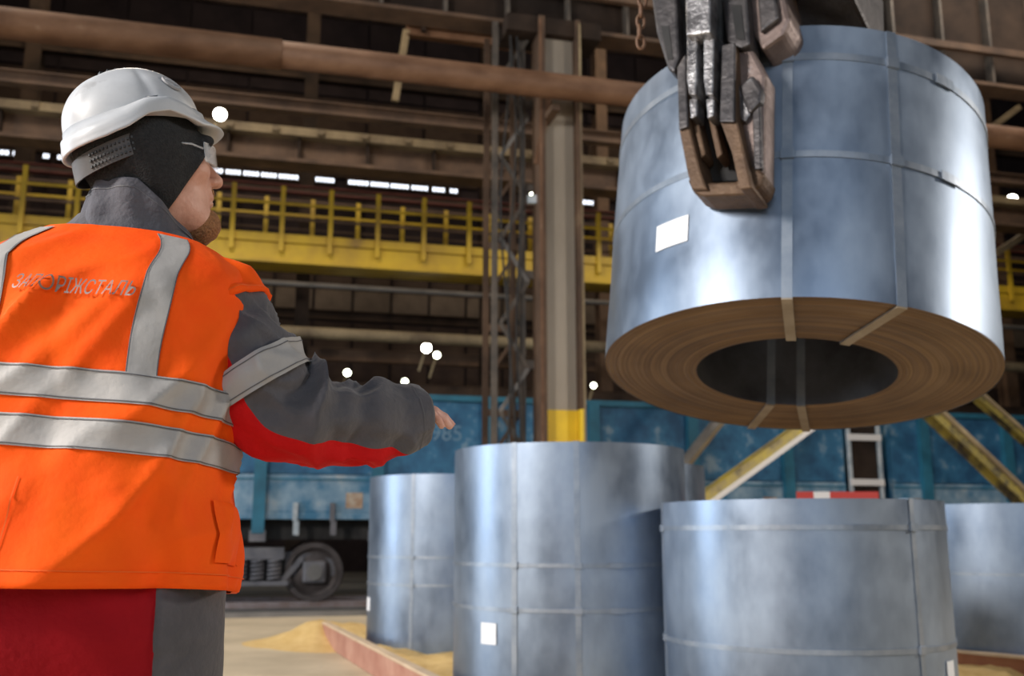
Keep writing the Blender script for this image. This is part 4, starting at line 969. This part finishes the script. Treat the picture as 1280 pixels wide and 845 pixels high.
obj('collar_seam', grid(np.stack([(mid_ring(.82, e) - ctr) * 1.012 + ctr for e in (-.0008, .0008)]), wrap=True), F_['stitch'], per)

# head ----------------------------------------------------------------
HS = 1.02
def hw_(P): return (np.asarray(P) * HS) @ HRt.T + HC0
def head_sdf(P, ears=True):
    X = np.abs(P[..., 0]); Q = np.stack([X, P[..., 1], P[..., 2]], -1)
    d = ell(Q, (0, -.012, .030), (.077, .100, .090))
    d = smin(d, ell(Q, (0, .036, -.030), (.061, .064, .086)), .03)
    d = smin(d, ell(Q, (0, .040, -.084), (.052, .052, .040)), .025)
    d = smin(d, cap(Q, (.052, -.002, -.062), (.018, .078, -.108), .018, .016), .025)
    d = smin(d, ell(Q, (0, .084, -.108), (.026, .021, .021)), .018)
    d = smin(d, ell(Q, (.042, .062, -.018), (.024, .028, .022)), .02)
    d = smin(d, ell(Q, (.026, .088, .030), (.032, .014, .010)), .016)
    d = smax(d, -ell(Q, (.032, .103, .006), (.020, .016, .013)), .012)
    d = smin(d, cap(Q, (0, .094, .018), (0, .118, -.020), .0075, .0115), .012)
    d = smin(d, ell(Q, (0, .119, -.024), (.012, .011, .010)), .006)
    d = smin(d, ell(Q, (.013, .106, -.028), (.008, .010, .0075)), .006)
    d = smin(d, ell(Q, (0, .094, -.048), (.026, .013, .012)), .010)
    d = smin(d, ell(Q, (0, .100, -.0575), (.022, .0085, .0052)), .004)
    d = smin(d, ell(Q, (0, .0985, -.0675), (.019, .0085, .0058)), .004)
    if ears: d = smin(d, ell(Q, (.076, -.008, -.006), (.008, .020, .032)), .006)
    d = smin(d, cap(Q, (0, -.022, -.06), (0, -.05, -.26), .056, .060), .03)
    return d
vh, fh = surf(head_sdf, (-.10, -.13, -.26), (.10, .145, .13), .0034)
# body below the clothes, both hands, one figure
def bcap(P, pts, rad, k=.03): return chain(P, pts, rad, k)
hipL, hipR = np.array([PX - .10, PY + .005, .90]), np.array([PX + .10, PY + .005, .90])
kneeL, kneeR = np.array([PX - .13, PY + .03, .50]), np.array([PX + .12, PY + .02, .50])
ankL, ankR = np.array([PX - .15, PY + .0, .09]), np.array([PX + .13, PY - .02, .09])
chest = TB + TR @ np.array([0, 0, .40]); nk = nbc
def body_sdf(P):
    d = bcap(P, [np.array([PX, PY, .92]), TB + TR @ np.array([0, 0, .2]), chest], [.135, .125, .135])
    for s in (-1, 1): d = smin(d, bcap(P, [chest, TB + TR @ np.array([s * .15, 0, .46])], [.12, .06]), .04)
    d = smin(d, cap(P, chest + EZ * .05, HC0 - EZ * .1, .06, .055), .03)
    for h, k, a in ((hipL, kneeL, ankL), (hipR, kneeR, ankR)): d = smin(d, bcap(P, [h, k, a], [.09, .058, .04]), .03)
    for C in (Ca, Cl): d = smin(d, bcap(P, [C[12], C[32], C[46], C[58], C[72], C[100]], [.04, .04, .038, .036, .034, .028]), .03)
    return d
vb, fb = surf(body_sdf, (PX - .42, PY - .25, .04), (PX + .62, PY + .35, 1.62), .016)
def hand(wrist, fwd, palm_n, side, s=1.0, curl=.35, spread=1.0, stub=None):
    """right hand: fwd along fingers, palm_n out of the palm, side toward the thumb"""
    f = fwd / np.linalg.norm(fwd); n = palm_n - f * palm_n.dot(f); n /= np.linalg.norm(n); t = np.cross(n, f); t = t if t.dot(side) > 0 else -t
    w = lambda a, b, c: wrist + (f * a + t * b + n * c) * s
    fingers = []
    for k, (b, l, r, cu) in enumerate(((.030, .072, .0086, curl * .8), (.010, .080, .0090, curl * .85), (-.011, .074, .0086, curl), (-.031, .058, .0077, curl * 1.35))):
        a0 = .092 - abs(b - .005) * .25; p = [w(.03, b * .7, 0), w(a0, b, -.003)]; ang = cu * .45; q = np.array([a0, b, -.003]); sp_ = b * .9 * spread
        for seg, fr in enumerate((.46, .30, .24)):
            q = q + l * fr * np.array([math.cos(ang), sp_, math.sin(ang)]); p.append(w(*q)); ang += cu * (.8, .7, .5)[seg]
        fingers.append((p, [.012, r * 1.12, r * 1.03, r * .95, r * .82]))
    thumb = ([w(.012, .026, .004), w(.045, .050, .012), w(.074, .060, .020), w(.098, .060, .026)], [.016, .0135, .011, .009])
    def fn(P):
        ax = np.array([f, t, n]); L_ = (P - wrist) @ ax.T / s
        d = ell(L_, (.052, .0, 0), (.056, .042, .0165)) * s
        d = smin(d, cap(P, stub, w(.02, 0, 0), .027 * s, .026 * s), .02)
        for p, r in fingers: d = smin(d, chain(P, p, [x * s for x in r], .004), .005)
        d = smin(d, chain(P, thumb[0], [x * s for x in thumb[1]], .008), .012)
        return d
    lo = wrist - .2 * s; hi = wrist + .24 * s
    pts = np.array([stub - .03, stub + .03, w(0, -.06, -.03), w(0, .08, .05), w(.21, -.07, -.06), w(.21, .09, .09)] + [x for p, _ in fingers for x in p])
    nails = []
    for p, r in fingers:
        d_ = p[-1] - p[-2]; d_ /= np.linalg.norm(d_); nn_ = -n - d_ * (-n).dot(d_); nn_ /= np.linalg.norm(nn_); nails.append((p[-1] + nn_ * r[-1] * s * .72 + d_ * .001, d_, nn_, r[-1] * s))
    return fn, pts.min(0) - .02, pts.max(0) + .02, nails
wd = at_d(532, 511, 1.77) - Ca[104]; wd /= np.linalg.norm(wd)
fw = at_d(572, 520, 1.80) - at_d(520, 508, 1.77)
wr0 = at_d(530, 511, 1.775) - fw / np.linalg.norm(fw) * .098
fnR, lo, hi, nailsR = hand(wr0, fw, np.array([-.15, .25, -1.0]), np.array([0, 1.0, .1]), .95, .30, stub=Ca[92])
vr, fr_ = surf(fnR, lo, hi, .0024)
wl = Cl[-1] - Tl[-1] * .02; fnL, lo, hi, nailsL = hand(wl, Tl[-1] + np.array([.1, 0, -.5]), np.array([1.0, 0, 0]), np.array([0, 1.0, 0]), .95, .5, stub=Cl[96])
vl, fl_ = surf(fnL, lo, hi, .004)
body = obj('body', join((hw_(vh), fh), (vb, fb), (vr, fr_, [1] * len(fr_)), (vl, fl_, [1] * len(fl_))), [F_['skin'], F_['skinhand']], per, smooth=True)
for i, (c, d_, n_, r) in enumerate(nailsR + nailsL):
    s_ = np.cross(d_, n_); o = obj('fingernail', box(c, (r * 1.1, r * 1.4, .0015), np.array([s_, d_, n_])), F_['skinhand'], body); bevel(o, .0008, 1)
for s in (-1, 1):
    V, Fc = lathe([(0, .0115), (.0045, .0105), (.0046, .0104), (.009, .007), (.0112, .002), (.0115, -.003), (.008, -.008), (0, -.0115)], 20)
    mi = [1 if f[0] < 20 * 2 else 0 for f in Fc]
    V = np.stack([V[:, 0] + s * .031, V[:, 2] + .083, V[:, 1] + .006], -1); obj('eye', (hw_(V), Fc, mi), [F_['eye'], F_['iris']], body, smooth=True)
# beard on chin and jaw
def beard_sdf(P):
    d = head_sdf(P) - .0072 - .0022 * vnoise(P[..., 0] * 160, P[..., 1] * 160, P[..., 2] * 90)
    reg = ell(P, (0, .084, -.112), (.042, .042, .038))
    return smax(d, reg, .008)
vv_, ff_ = surf(beard_sdf, (-.06, .03, -.16), (.06, .14, -.05), .003); obj('beard', (hw_(vv_), ff_), F_['beard'], body, smooth=True)
def moust(P): return smax(head_sdf(P) - .003 - .0018 * vnoise(P[..., 0] * 170, P[..., 1] * 170, P[..., 2] * 120), ell(P, (0, .104, -.047), (.026, .020, .0075)), .004)
vv_, ff_ = surf(moust, (-.05, .07, -.07), (.05, .13, -.03), .0028); obj('moustache', (hw_(vv_), ff_), F_['beard'], body, smooth=True)
# knitted balaclava: covers skull, ears and the back of the jaw
def cap_sdf(P):
    d = np.minimum(head_sdf(P, False) - .0068, smin(head_sdf(P, False), ell(np.stack([np.abs(P[..., 0]), P[..., 1], P[..., 2]], -1), (.066, -.008, -.006), (.020, .034, .046)), .03) - .0068) - .0012 * vnoise(P[..., 0] * 40, P[..., 1] * 40, P[..., 2] * 40)
    X = np.abs(P[..., 0])
    # face opening: plane slanting from the temple down to the corner of the jaw
    pl = (P[..., 1] - .094) * .80 - (P[..., 2] - .02) * .60 + 0 * X
    brow = -(P[..., 2] - .040)
    d = smax(d, smin(pl, brow, .004), .004)
    return smax(d, -(P[..., 2] + .165), .01)
vv_, ff_ = surf(cap_sdf, (-.11, -.14, -.185), (.11, .14, .14), .0036); obj('balaclava', (hw_(vv_), ff_), F_['knit'], per, smooth=True)
# safety glasses
gl = thing('safety_glasses', (0, 0, 0), None, None) if False else None
U, Vv = np.meshgrid(np.linspace(-1, 1, 40), np.linspace(-1, 1, 14), indexing='ij')
ang = U * 1.12; R_ = .074
lens = np.stack([R_ * np.sin(ang) * 1.04, .040 + R_ * np.cos(ang) * .98 + .004, .006 + Vv * (.021 - .004 * np.abs(U) - .006 * np.exp(-(U / .16) ** 2) * (Vv < 0))], -1)
Nn = np.stack([np.sin(ang), np.cos(ang), 0 * ang], -1)
V, Fc = solid_patch(lens, Nn, .0016); ln = obj('safety_lens', (hw_(V), Fc), F_['lens'], per, smooth=True)
obj('brow_bar', path_tube(hw_(lens[:, -1] + Nn[:, -1] * .001), .0013, 6), F_['lens'], ln, smooth=True)
for s in (-1, 1): obj('temple_arm', path_tube(hw_([(s * .070, .074, .012), (s * .082, .05, .014), (s * .087, .0, .012)]), .0018, 6), F_['lens'], ln, smooth=True)

# helmet --------------------------------------------------------------
def hh_(P): return hw_((np.asarray(P) - np.array([0, 0, .05])) @ rot('x', math.radians(6)).T + np.array([0, 0, .05]))
HOF = np.array([0, -.012, .052])
def rim(ph):                                       # ph = 0 at the front, pi at the back
    a = np.abs(ph); return np.interp(a, np.radians([0, 30, 48, 62, 78, 95, 112, 130, 150, 180]), [.004, .0, -.004, .004, .013, .008, -.012, -.022, -.026, -.028])
def helm(ph, t):
    """t 0..1 dome from crown to brow line, 1..1.25 skirt"""
    ph, t = np.broadcast_arrays(np.asarray(ph, float), np.asarray(t, float))
    rx = .099; ry = np.where(np.cos(ph) > 0, .110, .117); h = .110
    td = np.clip(t, 0, 1); s = np.sin(td * PI / 2) ** .92; c = np.cos(td * PI / 2)
    x = rx * np.sin(ph) * s; y = ry * np.cos(ph) * s; z = h * np.sign(c) * np.abs(c) ** .95
    ax_ = np.abs(x)
    d = .0045 * np.exp(-((ax_ - .036 - .02 * (1 - s)) / .012) ** 2) * np.clip((c - .12) * 3, 0, 1) + .004 * np.exp(-(x / .022) ** 2) * np.clip(c * 3, 0, 1)
    d = d - .004 * np.exp(-((np.abs(ph) - 1.55) / .10) ** 2) * np.clip((s - .45) * 4, 0, 1) * np.clip(c * 2.5, 0, 1)
    n = np.stack([x / rx ** 2, y / ry ** 2, z / h ** 2], -1); n /= np.maximum(np.linalg.norm(n, axis=-1, keepdims=True), 1e-9)
    P = np.stack([x, y, z], -1) + n * d[..., None]
    k = np.clip((t - 1) / .25, 0, 1); P[..., 2] = P[..., 2] * (k == 0) + rim(ph) * k
    return P + HOF
ph = np.linspace(-PI, PI, 121)[:-1]
G = [helm(ph, np.full(120, t)) for t in np.linspace(.01, 1.0, 34)]
def skirt(dr, dz, f=1.0):
    P = helm(ph, np.full(120, 1.0)); out = np.stack([np.sin(ph) * .099, np.cos(ph) * .115, 0 * ph], -1); out /= np.linalg.norm(out, axis=1)[:, None]
    P = P + out * dr; P[:, 2] = HOF[2] + rim(ph) * f + dz; return P
vis = np.clip(np.cos(ph), 0, 1) ** 3.0 * .030                    # visor reach
G += [skirt(.001, .026, .6), skirt(.002, .0215, .9), skirt(.0065, .0205, .9), skirt(.0075, .012, 1)]
e = skirt(.010, .0, 1); outv = np.stack([np.sin(ph), np.cos(ph), 0 * ph], -1)
def visor(extra, dz): return skirt(.0070 + extra, dz, 1) + outv * vis[:, None] - EZ * (vis * .22)[:, None]
G += [skirt(.009, .005, 1) + outv * vis[:, None] * .25, visor(.001, -.001), visor(.002, -.004), visor(.0, -.006), skirt(.002, -.004, 1), skirt(-.004, .004, 1), skirt(-.006, .03, .7)]
inn = [(helm(ph, np.full(120, t)) - HOF) * .95 + HOF for t in np.linspace(.98, .01, 14)]
G = np.stack(G + inn)
# close crown
V, Fc = grid(G, wrap=True); nV = len(V); V = np.concatenate([V, [G[0].mean(0)], [G[-1].mean(0)]])
Fc += [(nV, (j + 1) % 120, j) for j in range(120)] + [(nV + 1, (len(G) - 1) * 120 + j, (len(G) - 1) * 120 + (j + 1) % 120) for j in range(120)]
hel = obj('hard_hat', (hh_(V), Fc), F_['helmet'], per, smooth=True); tag(hel, 'scuffed white hard hat')
import bmesh
bm = bmesh.new(); bm.from_mesh(hel.data); bmesh.ops.recalc_face_normals(bm, faces=bm.faces); bm.to_mesh(hel.data); bm.free()
def on_helm(ph0, t0, du, dv, off=.0015):           # small frame on the dome
    P = helm(ph0, t0); A = helm(ph0 + .02, t0) - P; B = helm(ph0, t0 - .02) - P; A = A / np.linalg.norm(A); B = B - A * A.dot(B); B /= np.linalg.norm(B); N_ = np.cross(A, B)
    if N_.dot(P - HOF) < 0: N_ = -N_
    return P + N_ * off + A * du + B * dv
# round raised badge on the front right, with an inner mark
pb_, tb_ = .95, .58
for (r0, r1, nm, mm) in ((.0155, .0175, 'badge_ring', 'mark'), (.0, .0152, 'badge_disc', 'helmet')):
    a = np.linspace(0, 2 * PI, 29)[:-1]
    P0 = np.stack([[on_helm(pb_, tb_, r * math.cos(x), r * math.sin(x), o_) for x in a] for r, o_ in ((max(r0, .0005), .003), (r1, .003), (r1 + .0006, .0))])
    obj(nm, grid(P0, wrap=True), F_[mm], hel, smooth=False)
for k in range(3):
    tcv = np.linspace(-1, 1, 12); Pm = [on_helm(pb_, tb_, .006 * math.sin(x * 2.4) + (k - 1) * .004, x * .009, .0036) for x in tcv]; obj('badge_mark', path_tube(hh_(Pm), .0007, 5), F_['mark'], hel)
bpy.context.view_layer.update()
for o in [c for c in hel.children if c.name.startswith(('badge_ring', 'badge_disc'))]:
    me = o.data; vv = np.array([v.co[:] for v in me.vertices]) + np.array(parent_origin(hel)); vv = hh_(vv) - np.array(parent_origin(hel))
    me.vertices.foreach_set('co', vv.ravel()); me.update()
for sx in (-1, 1):
    for k in range(7):
        P = np.array([sx * .030, -.045 + k * .0125, 0]); phx = math.atan2(P[0], P[1] ); rr = math.hypot(P[0] / .099, P[1] / .115); t0 = 2 / PI * math.asin(min(.99, rr ** (1 / .92)))
        obj('vent_slot', box(hh_(helm(phx, t0) + np.array([0, 0, .0006])), (.012, .006, .004), (HRt.T)), F_['vent'], hel)
# headband and ratchet strap at the nape
th = np.linspace(math.radians(98), math.radians(262), 60)
def nape(z0, z1, e):
    return np.stack([np.stack([(.086 + e) * np.sin(th), -.012 + (.111 + e) * np.cos(th), z0 + (z1 - z0) * q - .030 * np.clip(-np.cos(th), 0, 1) + .02 * np.clip(np.cos(th), 0, 1)], -1) for q in (0, .33, .66, 1)], 1)
Pn = nape(.004, .040, 0.0); Nn = np.stack([np.sin(th), np.cos(th), 0 * th], -1)[:, None, :].repeat(4, 1)
V, Fc = solid_patch(Pn, Nn, .0025); hb_ = obj('nape_strap', (hh_(V), Fc), F_['band'], hel, smooth=False)
for q in range(3):
    for k in range(14):
        a = math.radians(150 - k * 3.6); c = np.array([.089 * math.sin(a), -.012 + .114 * math.cos(a), .012 + q * .010 - .030 * max(0, -math.cos(a))])
        obj('strap_hole', box(hh_(c), (.003, .004, .004), (rot('z', -a) @ np.eye(3)).T @ HRt.T), F_['vent'], hb_)

# trousers and boots ---------------------------------------------------
def trou(P):
    d = bcap(P, [np.array([PX - .05, PY, .93]), np.array([PX + .03, PY, .93])], [.145, .145])
    d = smin(d, ell(P, (PX - .02, PY - .005, .90), (.200, .150, .17)), .05)
    for h, k, a in ((hipL, kneeL, ankL), (hipR, kneeR, ankR)):
        d = smin(d, bcap(P, [h + EZ * .0, k, a + EZ * .02], [.128, .095, .085]), .05)
    d = d + .005 * fbm(P[..., 0] * 9, P[..., 1] * 9, P[..., 2] * 14, 2)
    return smax(smax(d, P[..., 2] - 1.0, .01), .07 - P[..., 2], .01)
vv_, ff_ = surf(trou, (PX - .36, PY - .28, .05), (PX + .36, PY + .26, 1.02), .011)
tro = obj('trousers', (vv_, ff_), F_['redpants'], per, smooth=True)
bx0 = at_d(191, 790, 1.45)[0]
def side_panel(P): return smax(trou(P) - .004, smax(bx0 + .026 - P[..., 0] + (P[..., 1] - (PY - .15)) * -.35, -P[..., 1] + PY - .4, .002), .002)
vv_, ff_ = surf(side_panel, (PX - .05, PY - .28, .05), (PX + .36, PY + .26, 1.02), .009)
tag(obj('side_panel', (vv_, ff_), F_['grey'], tro, smooth=True), 'dark grey side panel')
for a, s in ((ankL, -1), (ankR, 1)):
    def boot(P):
        d = chain(P, [a + np.array([0, -.01, .06]), a + np.array([0, -.02, -.03])], [.055, .05], .02)
        d = smin(d, chain(P, [a + np.array([0, -.04, -.045]), a + np.array([s * .01, .10, -.05]), a + np.array([s * .015, .17, -.055])], [.046, .046, .038], .02), .03)
        return smax(d, .012 - P[..., 2], .004)
    vv_, ff_ = surf(boot, a - np.array([.09, .12, .10]), a + np.array([.10, .25, .14]), .009); bo = obj('boot', (vv_, ff_), F_['boot'], per, smooth=True)
    Q = [(a[0] + x, a[1] + y) for x, y in ((-.04, -.08), (.04, -.08), (.05, .05), (.05 + s * .01, .15), (s * .02, .21), (-.05 + s * .01, .15), (-.05, .05))]
    obj('sole', ([(x, y, z) for z in (0.001, .022) for x, y in Q], [(i, (i + 1) % 7, 7 + (i + 1) % 7, 7 + i) for i in range(7)] + [tuple(range(6, -1, -1)), tuple(range(7, 14))]), F_['vent'], bo)
